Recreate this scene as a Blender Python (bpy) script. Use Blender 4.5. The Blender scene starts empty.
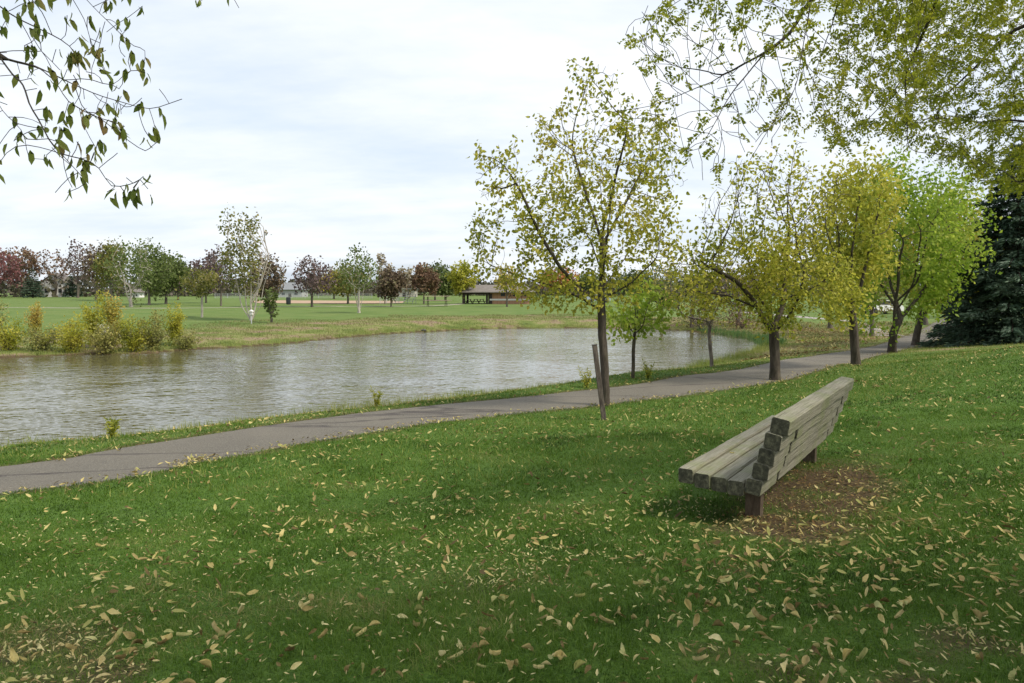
import bpy, math, random
import numpy as np
from mathutils import Vector

random.seed(7)
RNG = np.random.default_rng(7)
C = bpy.context.scene.collection
R = math.radians

# ------------------------------------------------------------------ camera model
FPX = 740.0
PITCH = math.atan(53.5 / FPX)
cam = bpy.data.cameras.new('camera')
cam.sensor_width = 36.0
cam.lens = FPX / 1024 * 36
cam.clip_start = 0.05
cam.clip_end = 5000
co = bpy.data.objects.new('camera', cam)
C.objects.link(co)
co.rotation_euler = (R(90) - PITCH, 0, 0)
bpy.context.scene.camera = co
cp, sp = math.cos(PITCH), math.sin(PITCH)


def ray(px, py):
    a, b = (px - 512) / FPX, (341.5 - py) / FPX
    d = np.array([a, cp + b * sp, -sp + b * cp])
    return d / d[1]                       # normalised so that y (depth) is 1


def P(px, py, Y):
    return ray(px, py) * Y


def sstep(a, b, x):
    t = np.clip((x - a) / (b - a), 0, 1)
    return t * t * (3 - 2 * t)


def wob(x, y, f, s=0.0):
    """cheap smooth noise, about -1..1"""
    return (np.sin(x * f + 1.3 * np.sin(y * f * .7 + s) + s) + np.sin(y * f * 1.13 + 1.7 * np.sin(x * f * .61 + 2 * s) + 2.1 * s)
            + .5 * np.sin((x + y) * f * 2.3 + s * 3) + .5 * np.sin((x - y) * f * 1.9 - s)) / 3


# ------------------------------------------------------------------ terrain
WATER = -3.3
ctrl = []
def cpt(x, y, z): ctrl.append((x, y, z))
for p in [(0, 0, -1.6), (-4, 0, -1.8), (4, 0, -1.42), (0, -6, -1.3), (-9, -4, -2.15), (9, -5, -1.0), (0, 3, -1.62), (2, 6.2, -1.99),
          (3.4, 8.4, -1.97), (-3, 5, -2.05), (8, 4, -1.45), (14, 9, -1.25), (8, 11, -1.72), (12.6, 18.2, -1.46), (18, 16, -1.1),
          (30, 10, -.6), (24, 27, -1.75), (-30, -10, -2.5), (-14, 2.6, -2.42), (-60, -40, -2.6), (60, -40, .4), (70, 20, -.6),
          (-60, 60, -2.7), (0, 80, -2.7), (-30, 66, -2.7), (0, 64, -2.75), (100, 150, -2.9), (-150, 150, -2.7), (0, 150, -2.75),
          (200, 60, -2.5), (-200, 0, -2.7), (0, 260, -2.7), (260, 260, -2.7), (-260, 260, -2.7), (50, 60, -2.9), (40, 80, -2.8),
          (30, 57, -3.0), (-12, 46, -2.95), (-25, 34, -3.0), (20, 62, -2.95), (60, 40, -2.4)]:
    cpt(*p)
path_px = [(0, 480, 9.1), (150, 455, 10.6), (300, 430, 12.2)]
for px, py, Y in path_px: cpt(*P(px, py, Y))
tree_base = {'a': (606, 405, 15.0), 'b': (775, 380, 18.5), 'c': (856, 365, 24.0), 'd': (892, 352, 31.0), 'e': (915, 345, 39.0)}
for k, v in tree_base.items(): cpt(*P(*v))
cpt(*P(936, 334, 49)); cpt(*P(690, 376, 18.8)); cpt(*P(800, 360, 25))
cpt(*P(600, 388, 17.6))
CT = np.array(ctrl); SC = 50.0


def _k(r2):
    return np.where(r2 > 0, .5 * r2 * np.log(np.maximum(r2, 1e-12)), 0)


def tps_fit(p):
    n = len(p); xy = p[:, :2] / SC
    d2 = ((xy[:, None] - xy[None]) ** 2).sum(-1)
    K = _k(d2) + np.eye(n) * 2e-5
    Q = np.c_[np.ones(n), xy]
    A = np.zeros((n + 3, n + 3)); A[:n, :n] = K; A[:n, n:] = Q; A[n:, :n] = Q.T
    return np.linalg.solve(A, np.r_[p[:, 2], 0, 0, 0])


TW = tps_fit(CT)


def tps(x, y):
    x = np.asarray(x, float) / SC; y = np.asarray(y, float) / SC
    out = TW[-3] + TW[-2] * x + TW[-1] * y
    for i in range(len(CT)):
        out = out + TW[i] * _k((x - CT[i, 0] / SC) ** 2 + (y - CT[i, 1] / SC) ** 2)
    return out


# pond outline (world x, y on the water level)
near = [(-60, 464), (0, 454), (80, 447), (150, 439), (230, 430), (300, 421), (400, 409), (500, 397), (580, 388), (650, 380), (700, 368),
        (735, 357), (764, 348)]
far = [(768, 343), (745, 338), (720, 334), (690, 331), (650, 329), (600, 328), (540, 328), (480, 329), (440, 331), (380, 334), (330, 339), (290, 343), (250, 346),
       (200, 349), (150, 353), (70, 355), (0, 358), (-60, 362)]
def wp(px, py):
    r = ray(px, py); Y = WATER / r[2]
    return (r[0] * Y, Y)
POND = np.array([wp(*q) for q in near] + [wp(*q) for q in far] + [(-45, 27), (-60, 12), (-48, 0), (-34, 2)])


def sdf(x, y, poly):
    """signed distance, positive inside"""
    x = np.asarray(x, float); y = np.asarray(y, float)
    d = np.full(x.shape, 1e9); ins = np.zeros(x.shape, bool)
    n = len(poly)
    for i in range(n):
        ax, ay = poly[i]; bx, by = poly[(i + 1) % n]
        ex, ey = bx - ax, by - ay
        t = np.clip(((x - ax) * ex + (y - ay) * ey) / (ex * ex + ey * ey), 0, 1)
        d = np.minimum(d, np.hypot(x - ax - t * ex, y - ay - t * ey))
        c = ((ay > y) != (by > y)) & (x < (bx - ax) * (y - ay) / (by - ay + 1e-12) + ax)
        ins ^= c
    return np.where(ins, d, -d)


def pdist(x, y, line):
    x = np.asarray(x, float); y = np.asarray(y, float)
    d = np.full(x.shape, 1e9)
    for i in range(len(line) - 1):
        ax, ay = line[i]; bx, by = line[i + 1]
        ex, ey = bx - ax, by - ay
        t = np.clip(((x - ax) * ex + (y - ay) * ey) / (ex * ex + ey * ey), 0, 1)
        d = np.minimum(d, np.hypot(x - ax - t * ex, y - ay - t * ey))
    return d


def smooth_line(pts, n=6):
    pts = [np.array(p, float) for p in pts]
    out = []
    for i in range(len(pts) - 1):
        p0 = pts[max(i - 1, 0)]; p1 = pts[i]; p2 = pts[i + 1]; p3 = pts[min(i + 2, len(pts) - 1)]
        for k in range(n):
            t = k / n
            out.append(.5 * ((2 * p1) + (-p0 + p2) * t + (2 * p0 - 5 * p1 + 4 * p2 - p3) * t * t + (-p0 + 3 * p1 - 3 * p2 + p3) * t ** 3))
    out.append(pts[-1])
    return np.array(out)


def g0(px, py, lo=2.0, hi=500):
    """ray against the raw ground"""
    r = ray(px, py)
    Ys = np.geomspace(lo, hi, 1500)
    z = Hraw(r[0] * Ys, Ys)
    k = np.argmax(r[2] * Ys < z)
    return np.array([r[0] * Ys[k], Ys[k], z[k]])


def Hraw(x, y):
    r = np.hypot(x, y)
    w = sstep(110, 240, r)
    return tps(x, y) * (1 - w) - 2.7 * w


cen = []
for px, py in [(0, 480), (150, 456), (300, 431), (430, 413.5), (590, 398), (690, 385), (780, 370), (835, 358)]:
    cen.append(g0(px, py)[:2])
cen += [P(878, 347.5, 34)[:2], P(912, 338.5, 43)[:2], P(938, 332.5, 53)[:2], np.array([44, 72.]), np.array([62, 90.])]
PATH = smooth_line([np.array([-34, -9.]), np.array([-15, 2.6])] + cen, 8)
PW = 1.08


def pond_sd(x, y):
    return sdf(x, y, POND) + .22 * wob(x, y, 1.1, 2.) + .12 * wob(x, y, 3.1, 5.)


def H(x, y, cut=False):
    x = np.asarray(x, float); y = np.asarray(y, float)
    z = Hraw(x, y)
    r = np.hypot(x, y)
    z = z + .02 * wob(x, y, .9, 1.) * sstep(2, 10, r)
    sd = pond_sd(x, y)
    pd = pdist(x, y, PATH)
    lim = np.minimum(4.5, np.maximum(1.2, 9.))
    t = sstep(0, lim, -sd)
    zb = (WATER + .05) + (np.maximum(z, WATER + .12) - WATER - .05) * (t * .8 + .2 * np.clip(-sd / .5, 0, 1))
    z = np.where(sd < 0, zb, WATER + .05 - np.clip(sd, 0, 4) * .35)
    if cut:
        z = z - .07 * sstep(PW - .02, PW - .18, pd)
    return z


def gp(px, py, lo=2.0, hi=600):
    r = ray(px, py)
    Ys = np.geomspace(lo, hi, 2500)
    z = H(r[0] * Ys, Ys)
    k = np.argmax(r[2] * Ys < z)
    return np.array([r[0] * Ys[k], Ys[k], z[k]])


# ------------------------------------------------------------------ materials
def nt(name):
    m = bpy.data.materials.new(name); m.use_nodes = True
    t = m.node_tree
    b = t.nodes['Principled BSDF']
    return m, t, b


def nd(t, typ, **kw):
    n = t.nodes.new(typ)
    for k, v in kw.items():
        if k.startswith('i_'):
            n.inputs[k[2:].replace('_', ' ')].default_value = v
        else:
            setattr(n, k, v)
    return n


def ramp(t, fac, stops, interp='LINEAR'):
    r = t.nodes.new('ShaderNodeValToRGB'); cr = r.color_ramp; cr.interpolation = interp
    while len(cr.elements) > 1: cr.elements.remove(cr.elements[-1])
    cr.elements[0].position = stops[0][0]; cr.elements[0].color = (*stops[0][1], 1)
    for p, c in stops[1:]:
        e = cr.elements.new(p); e.color = (*c, 1)
    t.links.new(fac, r.inputs[0])
    return r.outputs[0]


def noise(t, scale, detail=3, vec=None, rough=.55):
    n = nd(t, 'ShaderNodeTexNoise'); n.inputs['Scale'].default_value = scale
    n.inputs['Detail'].default_value = detail; n.inputs['Roughness'].default_value = rough
    if vec is None:
        g = nd(t, 'ShaderNodeNewGeometry'); vec = g.outputs['Position']
    t.links.new(vec, n.inputs['Vector'])
    return n.outputs['Fac']


def mix(t, fac, a, b, blend='MIX'):
    n = nd(t, 'ShaderNodeMix', data_type='RGBA', blend_type=blend)
    for s, v in ((0, fac), (6, a), (7, b)):
        if hasattr(v, 'is_linked') or hasattr(v, 'links'):
            t.links.new(v, n.inputs[s])
        elif s == 0: n.inputs[0].default_value = v
        else: n.inputs[s].default_value = (*v, 1)
    return n.outputs[2]


def bump(t, h, strength, dist, b):
    n = nd(t, 'ShaderNodeBump'); n.inputs['Strength'].default_value = strength; n.inputs['Distance'].default_value = dist
    t.links.new(h, n.inputs['Height']); t.links.new(n.outputs[0], b.inputs['Normal'])


def attr(t, name):
    n = nd(t, 'ShaderNodeAttribute', attribute_name=name)
    return n


def scaled(t, sx, sy, sz, rot=0):
    g = nd(t, 'ShaderNodeNewGeometry'); m = nd(t, 'ShaderNodeMapping')
    m.inputs['Scale'].default_value = (sx, sy, sz); m.inputs['Rotation'].default_value = (0, 0, rot)
    t.links.new(g.outputs['Position'], m.inputs[0])
    return m.outputs[0]


def mat_plain(name, col, rough=.8, var=.25, scale=6, bmp=0.0, spec=.3):
    m, t, b = nt(name)
    f = noise(t, scale, 4)
    lo = tuple(c * (1 - var) for c in col); hi = tuple(min(1, c * (1 + var)) for c in col)
    t.links.new(ramp(t, f, [(.3, lo), (.7, hi)]), b.inputs['Base Color'])
    b.inputs['Roughness'].default_value = rough
    b.inputs['Specular IOR Level'].default_value = spec
    if bmp: bump(t, f, bmp, .02, b)
    return m


def mat_leaf(name, cols, trans=.45, scale=.6, rough=.55):
    """leaf colours by a per-leaf random attribute; some light passes through"""
    m, t, b = nt(name)
    a = attr(t, 'rnd').outputs['Fac']
    n = noise(t, scale, 2)
    ad = nd(t, 'ShaderNodeMath', operation='MULTIPLY_ADD'); ad.inputs[1].default_value = .55
    t.links.new(a, ad.inputs[0])
    m2 = nd(t, 'ShaderNodeMath', operation='MULTIPLY_ADD'); m2.inputs[1].default_value = 1.6; m2.inputs[2].default_value = -.57
    t.links.new(n, m2.inputs[0]); t.links.new(m2.outputs[0], ad.inputs[2])
    c = ramp(t, ad.outputs[0], [(i / (len(cols) - 1), q) for i, q in enumerate(cols)])
    t.links.new(c, b.inputs['Base Color']); b.inputs['Roughness'].default_value = rough
    b.inputs['Specular IOR Level'].default_value = .25
    tr = nd(t, 'ShaderNodeBsdfTranslucent'); t.links.new(c, tr.inputs[0])
    mx = nd(t, 'ShaderNodeMixShader'); mx.inputs[0].default_value = trans
    t.links.new(b.outputs[0], mx.inputs[1]); t.links.new(tr.outputs[0], mx.inputs[2])
    t.links.new(mx.outputs[0], t.nodes['Material Output'].inputs[0])
    return m


def mat_bark(name, c0, c1, scale=14):
    m, t, b = nt(name)
    v = scaled(t, 1, 1, .22)
    f = noise(t, scale, 5, v, .7)
    g = noise(t, 1.3, 3)
    c = ramp(t, f, [(.3, c0), (.7, c1)])
    moss = mix(t, ramp(t, g, [(.55, (0, 0, 0)), (.75, (.35, .35, .35))]), c, (.09, .11, .04))
    t.links.new(moss, b.inputs['Base Color']); b.inputs['Roughness'].default_value = .9
    b.inputs['Specular IOR Level'].default_value = .2
    bump(t, f, .9, .03, b)
    return m


# ------------------------------------------------------------------ mesh helpers
def mesh_np(name, V, faces, mat, rnd=None, smooth=False, mats=None, matidx=None):
    """faces: list of (m,k) int arrays"""
    V = np.asarray(V, np.float32)
    me = bpy.data.meshes.new(name)
    me.vertices.add(len(V)); me.vertices.foreach_set('co', V.ravel())
    faces = [np.asarray(f, np.int32) for f in faces if len(f)]
    lt = np.concatenate([np.full(len(f), f.shape[1], np.int32) for f in faces])
    lv = np.concatenate([f.ravel() for f in faces])
    me.loops.add(len(lv)); me.loops.foreach_set('vertex_index', lv)
    ls = np.concatenate([[0], np.cumsum(lt)[:-1]]).astype(np.int32)
    me.polygons.add(len(lt)); me.polygons.foreach_set('loop_start', ls); me.polygons.foreach_set('loop_total', lt)
    if smooth: me.polygons.foreach_set('use_smooth', np.ones(len(lt), bool))
    me.update(calc_edges=True)
    if rnd is not None:
        a = me.attributes.new('rnd', 'FLOAT', 'POINT'); a.data.foreach_set('value', np.asarray(rnd, np.float32))
    for m in (mats or [mat]): me.materials.append(m)
    if matidx is not None: me.polygons.foreach_set('material_index', np.asarray(matidx, np.int32))
    return me


def link(name, me, parent=None, loc=None):
    o = bpy.data.objects.new(name, me); C.objects.link(o)
    if parent is not None: o.parent = parent
    if loc is not None: o.location = loc
    return o


def tag(o, label=None, cat=None, group=None, kind=None):
    if label: o['label'] = label
    if cat: o['category'] = cat
    if group: o['group'] = group
    if kind: o['kind'] = kind
    return o


def thing(name, label, cat, loc=(0, 0, 0), rz=0.0, group=None):
    o = bpy.data.objects.new(name, None); C.objects.link(o)
    o.empty_display_size = .2
    o.location = Vector([float(v) for v in loc]); o.rotation_euler = (0, 0, rz)
    return tag(o, label, cat, group)


class MB:
    def __init__(s): s.v = []; s.f = []
    def add(s, V, F):
        k = len(s.v); s.v += [tuple(map(float, q)) for q in V]; s.f += [tuple(i + k for i in f) for f in F]; return s
    def box(s, c, d, ax=None, ch=.0):
        """centre, full sizes, axes; ch = chamfer around the first axis"""
        c = np.array(c, float); ax = np.eye(3) if ax is None else np.array(ax, float)
        hx, hy, hz = np.array(d) / 2
        if ch <= 0:
            q = [(-1, -1, -1), (1, -1, -1), (1, 1, -1), (-1, 1, -1), (-1, -1, 1), (1, -1, 1), (1, 1, 1), (-1, 1, 1)]
            V = [c + ax[0] * a * hx + ax[1] * b * hy + ax[2] * e * hz for a, b, e in q]
            return s.add(V, [(0, 3, 2, 1), (4, 5, 6, 7), (0, 1, 5, 4), (1, 2, 6, 5), (2, 3, 7, 6), (3, 0, 4, 7)])
        prof = [(hy, hz - ch), (hy - ch, hz), (-hy + ch, hz), (-hy, hz - ch), (-hy, -hz + ch), (-hy + ch, -hz), (hy - ch, -hz), (hy, -hz + ch)]
        xs = [(-hx, .82), (-hx + ch * .6, 1), (hx - ch * .6, 1), (hx, .82)]
        V = []
        for x, k in xs:
            kk = 1 if k == 1 else 1 - ch * .5 / max(hy, hz)
            for a, b in prof: V.append(c + ax[0] * x + ax[1] * a * kk + ax[2] * b * kk)
        F = [tuple(reversed(range(8))), tuple(range(24, 32))]
        for r in range(3):
            for i in range(8):
                j = (i + 1) % 8; F.append((r * 8 + i, r * 8 + j, r * 8 + 8 + j, r * 8 + 8 + i))
        return s.add(V, F)
    def tube(s, pts, rad, n=8):
        V, F = tube_np(np.array(pts, float), np.array(rad, float) if np.ndim(rad) else np.full(len(pts), float(rad)), n)
        return s.add(V, [tuple(f) for f in F] + [tuple(reversed(range(n))), tuple(range(len(V) - n, len(V)))])
    def build(s, name, mat, parent=None, smooth=False):
        me = bpy.data.meshes.new(name); me.from_pydata(s.v, [], s.f); me.materials.append(mat)
        if smooth: me.polygons.foreach_set('use_smooth', [True] * len(me.polygons))
        me.update()
        return link(name, me, parent)


def tube_np(pts, rad, n):
    m = len(pts)
    T = np.gradient(pts, axis=0) if m > 1 else np.array([[0, 0, 1.]])
    T /= np.linalg.norm(T, axis=1)[:, None] + 1e-9
    ref = np.array([0.31, 0.95, 0.05]); avg = T.mean(0)
    if abs(np.dot(avg / (np.linalg.norm(avg) + 1e-9), ref)) > .85: ref = np.array([1., 0, .1])
    B = np.cross(T, ref); B /= np.linalg.norm(B, axis=1)[:, None] + 1e-9
    N = np.cross(B, T)
    a = np.arange(n) * 2 * np.pi / n
    V = pts[:, None] + rad[:, None, None] * (np.cos(a)[None, :, None] * B[:, None] + np.sin(a)[None, :, None] * N[:, None])
    i = np.arange(m - 1)[:, None] * n; j = np.arange(n)[None]; k = (j + 1) % n
    F = np.stack([i + j, i + k, i + n + k, i + n + j], -1).reshape(-1, 4)
    return V.reshape(-1, 3), F


# ------------------------------------------------------------------ trees
def grow(polys, A, step, kill, infl=1e9, up=.05, iters=140, rng=RNG, jit=.15, maxn=6000):
    """space colonisation from traced limbs; returns nodes, parents"""
    N = []; par = []
    for poly in polys:
        poly = np.array(poly, float)
        if not N:
            N.append(poly[0]); par.append(-1); cur = 0
        else:
            arr = np.array(N); cur = int(np.argmin(((arr - poly[0]) ** 2).sum(1)))
        tgt = poly[1:]
        for q in tgt:
            a = N[cur]; L = np.linalg.norm(q - a); k = max(1, int(round(L / step)))
            for i in range(1, k + 1):
                p = a + (q - a) * i / k + (rng.normal(0, step * .07, 3) if i < k else 0)
                N.append(p); par.append(cur); cur = len(N) - 1
    A = np.array(A, float)
    pos = np.zeros((maxn + 2000, 3)); n = len(N); pos[:n] = N
    d = ((A[:, None] - pos[None, :n]) ** 2).sum(-1) if n < 1500 else None
    near = d.argmin(1); dist = np.sqrt(d.min(1)); act = dist > kill
    for it in range(iters):
        idx = np.where(act & (dist < infl))[0]
        if len(idx) == 0 or n > maxn: break
        dirs = A[idx] - pos[near[idx]]; dirs /= np.linalg.norm(dirs, axis=1)[:, None] + 1e-9
        u, inv = np.unique(near[idx], return_inverse=True)
        S = np.zeros((len(u), 3)); np.add.at(S, inv, dirs)
        S /= np.linalg.norm(S, axis=1)[:, None] + 1e-9
        S += rng.normal(0, jit, S.shape); S[:, 2] += up
        S /= np.linalg.norm(S, axis=1)[:, None] + 1e-9
        new = pos[u] + S * step
        pos[n:n + len(new)] = new; par += list(u)
        dn = np.sqrt(((A[:, None] - new[None]) ** 2).sum(-1))
        b = dn.argmin(1); bd = dn[np.arange(len(A)), b]
        better = bd < dist
        near[better] = b[better] + n; dist[better] = bd[better]
        n += len(new)
        act &= dist > kill
    return pos[:n].copy(), np.array(par[:n])


def analyse(N, par):
    n = len(N); raw = np.zeros(n); tips = np.zeros(n, int); E = 2.1
    kids = [[] for _ in range(n)]
    for i in range(1, n): kids[par[i]].append(i)
    acc = np.zeros(n)
    for i in range(n - 1, -1, -1):
        raw[i] = 1.0 if not kids[i] else acc[i] ** (1 / E)
        tips[i] = max(1, tips[i])
        if par[i] >= 0: acc[par[i]] += raw[i] ** E; tips[par[i]] += tips[i]
    return raw, kids, tips


def chains(kids, raw):
    out = []; st = [(0, -1)]
    while st:
        s, p = st.pop(); ch = [p, s] if p >= 0 else [s]; cur = s
        while kids[cur]:
            ks = sorted(kids[cur], key=lambda k: -raw[k])
            for k in ks[1:]: st.append((k, cur))
            cur = ks[0]; ch.append(cur)
        out.append(ch)
    return out


def wood(N, par, R0, r0, g=1.0, sides=(8, 5, 3), flare=True, skipmain=True):
    raw, kids, tips = analyse(N, par)
    rad = r0 + (R0 - r0) * ((raw - 1) / (raw[0] - 1 + 1e-9)) ** g
    # smooth positions a little
    M = N.copy()
    for i in range(1, len(N)):
        if kids[i]:
            k = max(kids[i], key=lambda q: raw[q]); M[i] = .5 * N[i] + .25 * (N[par[i]] + N[k])
    main = None; V = []; F = []; off = 0
    for ci, ch in enumerate(chains(kids, raw)):
        pts = M[ch]; rr = rad[ch].copy()
        if ci > 0: rr[0] = rr[1] if len(rr) > 1 else rr[0]
        if len(pts) < 2: continue
        mx = rr.max(); sd = sides[0] if mx > R0 * .3 else sides[1] if mx > R0 * .08 else sides[2]
        if ci == 0 and flare:
            h = np.linalg.norm(pts - pts[0], axis=1); rr = rr * (1 + .45 * np.exp(-h / (R0 * 1.6)))
        v, f = tube_np(pts, rr, max(sd, 10) if ci == 0 else sd)
        if ci == 0: main = (v, f)
        else: V.append(v); F.append(f + off); off += len(v)
    V = np.concatenate(V) if V else np.zeros((0, 3)); F = np.concatenate(F) if F else np.zeros((0, 4), int)
    return M, rad, tips, main, (V, F)


TPL = {
    'kite': (np.array([[0, 0, 0], [.42, .3, .08], [1, 0, 0], [.42, -.3, .08]]), [np.array([[0, 1, 2], [0, 2, 3]])]),
    'leaf': (np.array([[0, 0, 0], [.3, .3, .1], [.68, .24, .04], [1, 0, -.14], [.68, -.24, .04], [.3, -.3, .1], [.3, 0, 0], [.68, 0, -.03]]),
             [np.array([[0, 1, 6], [6, 5, 0][::-1], [7, 2, 3], [3, 4, 7]]), np.array([[6, 1, 2, 7], [6, 7, 4, 5]])]),
    'slim': (np.array([[0, 0, 0], [.25, .17, .06], [.62, .17, .02], [1, 0, -.16], [.62, -.17, .02], [.25, -.17, .06], [.25, 0, 0], [.62, 0, -.05]]),
             [np.array([[0, 1, 6], [6, 5, 0][::-1], [7, 2, 3], [3, 4, 7]]), np.array([[6, 1, 2, 7], [6, 7, 4, 5]])]),
    'narrow': (np.array([[0, 0, 0], [.5, .13, .04], [1, 0, 0], [.5, -.13, .04]]), [np.array([[0, 1, 2], [0, 2, 3]])]),
    'blob': (np.array([[0, .1, 0], [.35, .42, .1], [.9, .3, 0], [1, -.2, .1], [.5, -.45, 0]]), [np.array([[0, 1, 2, 3, 4]])]),
}


def leaves(name, pts, size, mat, parent, tpl='kite', droop=.3, flat=.0, rng=RNG, axis=None, rnd=None):
    n = len(pts); tv, tf = TPL[tpl]
    a = rng.normal(0, 1, (n, 3)) if axis is None else axis + rng.normal(0, .25, (n, 3))
    a[:, 2] = a[:, 2] * (1 - flat) - droop
    a /= np.linalg.norm(a, axis=1)[:, None] + 1e-9
    r = rng.normal(0, 1, (n, 3)); r[:, 2] += flat * 3
    b = np.cross(r, a); b /= np.linalg.norm(b, axis=1)[:, None] + 1e-9
    c = np.cross(a, b)
    s = np.broadcast_to(size, (n,)) * rng.uniform(.65, 1.25, n)
    V = pts[:, None] + s[:, None, None] * (tv[None, :, 0:1] * a[:, None] + tv[None, :, 1:2] * b[:, None] + tv[None, :, 2:3] * c[:, None])
    k = len(tv); off = (np.arange(n) * k)[:, None, None]
    F = [(f[None] + off).reshape(-1, f.shape[1]) for f in tf]
    if rnd is None: rnd = rng.uniform(0, 1, n)
    me = mesh_np(name, V.reshape(-1, 3), F, mat, rnd=np.repeat(rnd, k))
    return link(name, me, parent)


def crown_pts(c, rad, n, rng, inner=.35, lumps=5, flatbase=0.0):
    """attractors in a lumpy ellipsoid"""
    d = rng.normal(0, 1, (n, 3)); d /= np.linalg.norm(d, axis=1)[:, None]
    ph = rng.uniform(0, 6.28, (lumps, 3)); k = rng.normal(0, 2.2, (lumps, 3))
    bumpv = sum(np.sin(d @ k[i] + ph[i, 0]) for i in range(lumps)) / lumps ** .5
    r = rng.uniform(inner ** 3, 1, n) ** (1 / 3) * (1 + .27 * bumpv)
    p = d * r[:, None] * np.array(rad)
    if flatbase: p[:, 2] = np.where(p[:, 2] < 0, p[:, 2] * (1 - flatbase), p[:, 2])
    return p + np.array(c)


def place_leaves(M, tips, per, scatter, rng, maxtips=2, prob=None):
    idx = np.where(tips <= maxtips)[0]
    idx = np.repeat(idx, per)
    p = M[idx] + rng.normal(0, scatter, (len(idx), 3))
    if prob is not None: p = p[rng.uniform(0, 1, len(p)) < prob(p)]
    return p


# ------------------------------------------------------------------ colours
BARK_D = mat_bark('dark_bark', (.03, .024, .018), (.11, .09, .07))
BARK_G = mat_bark('grey_bark', (.06, .05, .04), (.2, .17, .14))
BARK_P = mat_bark('pale_bark', (.3, .27, .23), (.55, .5, .44))
L = {
    'yg': mat_leaf('yellow_green_leaves', [(.17, .21, .025), (.32, .34, .04), (.46, .44, .06), (.54, .47, .09)], .55),
    'gold': mat_leaf('golden_leaves', [(.22, .22, .03), (.38, .34, .06), (.5, .40, .09), (.42, .27, .08)]),
    'bright': mat_leaf('bright_green_leaves', [(.13, .22, .02), (.22, .33, .03), (.31, .41, .05), (.42, .45, .08)], .55),
    'olive': mat_leaf('olive_leaves', [(.07, .085, .02), (.15, .16, .035), (.24, .23, .06), (.33, .27, .09)]),
    'green': mat_leaf('mid_green_leaves', [(.05, .08, .02), (.10, .14, .035), (.16, .20, .06), (.22, .25, .08)]),
    'dark': mat_leaf('deep_green_leaves', [(.04, .06, .02), (.08, .11, .035), (.12, .15, .05), (.16, .18, .06)], .3),
    'brown': mat_leaf('brown_leaves', [(.07, .05, .035), (.13, .09, .06), (.19, .14, .09), (.17, .16, .07)], .3),
    'russet': mat_leaf('russet_leaves', [(.09, .055, .035), (.16, .095, .06), (.21, .13, .08), (.17, .15, .07)], .3),
    'red': mat_leaf('crimson_leaves', [(.09, .04, .04), (.16, .065, .065), (.21, .085, .085), (.16, .11, .08)], .35),
    'orange': mat_leaf('orange_leaves', [(.2, .07, .03), (.34, .13, .04), (.42, .2, .06), (.3, .22, .06)], .35),
    'purple': mat_leaf('purple_brown_leaves', [(.06, .04, .045), (.11, .075, .075), (.16, .11, .10), (.14, .12, .08)], .3),
    'locust': mat_leaf('locust_leaves', [(.12, .15, .015), (.22, .26, .02), (.33, .35, .03), (.44, .42, .06)], .55),
    'needle': mat_leaf('spruce_needles', [(.022, .042, .026), (.042, .075, .045), (.075, .12, .075), (.125, .17, .11)], .1),
    'scrub': mat_leaf('scrub_leaves', [(.14, .16, .04), (.25, .26, .07), (.36, .34, .1), (.45, .38, .13)], .45),
    'hang': mat_leaf('overhead_leaves', [(.09, .13, .02), (.16, .21, .035), (.26, .28, .06), (.30, .19, .08)], .5, 3.0),
    'tan': mat_leaf('tan_leaves', [(.2, .16, .1), (.3, .25, .17), (.38, .32, .22), (.28, .28, .12)], .3),
}

# ------------------------------------------------------------------ world and sun
w = bpy.data.worlds.new('World'); bpy.context.scene.world = w; w.use_nodes = True
t = w.node_tree; bg = t.nodes['Background']
sky = t.nodes.new('ShaderNodeTexSky'); sky.sky_type = 'NISHITA'; sky.sun_disc = False
SUN_EL, SUN_AZ = R(50), R(118)      # azimuth clockwise from the view direction
sky.sun_elevation = SUN_EL; sky.sun_rotation = SUN_AZ; sky.air_density = 1.0; sky.dust_density = 2.0
tc = t.nodes.new('ShaderNodeTexCoord'); sx = t.nodes.new('ShaderNodeSeparateXYZ'); t.links.new(tc.outputs['Generated'], sx.inputs[0])
def wm(op, a, b=None, c=None):
    n = t.nodes.new('ShaderNodeMath'); n.operation = op
    for i, v in enumerate((a, b, c)):
        if v is None: continue
        if isinstance(v, (int, float)): n.inputs[i].default_value = v
        else: t.links.new(v, n.inputs[i])
    return n.outputs[0]
zz = wm('ADD', wm('MAXIMUM', sx.outputs[2], 0.0), .2)
cx = wm('DIVIDE', sx.outputs[0], zz); cy = wm('DIVIDE', sx.outputs[1], zz)
cb = t.nodes.new('ShaderNodeCombineXYZ'); t.links.new(cx, cb.inputs[0]); t.links.new(cy, cb.inputs[1])
mp = t.nodes.new('ShaderNodeMapping'); mp.inputs['Rotation'].default_value = (0, 0, R(14)); mp.inputs['Scale'].default_value = (.8, 1.5, 1)
mp.inputs['Location'].default_value = (2.3, 1.1, 0)
t.links.new(cb.outputs[0], mp.inputs[0])
n1 = noise(t, .75, 7, mp.outputs[0], .56); n2 = noise(t, .28, 3, mp.outputs[0], .5)
f = wm('ADD', wm('MULTIPLY', n1, .6), wm('MULTIPLY', n2, .4))
cov = ramp(t, f, [(.40, (.3, .3, .3)), (.49, (.72, .72, .72)), (.6, (1, 1, 1))])
n3 = noise(t, 1.6, 5, mp.outputs[0], .6)
cc = ramp(t, n3, [(.30, (5.2, 5.7, 6.4)), (.52, (6.15, 6.4, 6.75)), (.72, (6.9, 7.0, 7.1))])
low = wm('SUBTRACT', 1.0, wm('MULTIPLY', sx.outputs[2], 2.2))
skyc = mix(t, 1.0, sky.outputs[0], (1.1, 1.05, 1.0), 'MULTIPLY')
skyb = mix(t, .55, skyc, (4.5, 5.4, 6.5))
col = mix(t, cov, skyb, cc)
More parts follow.
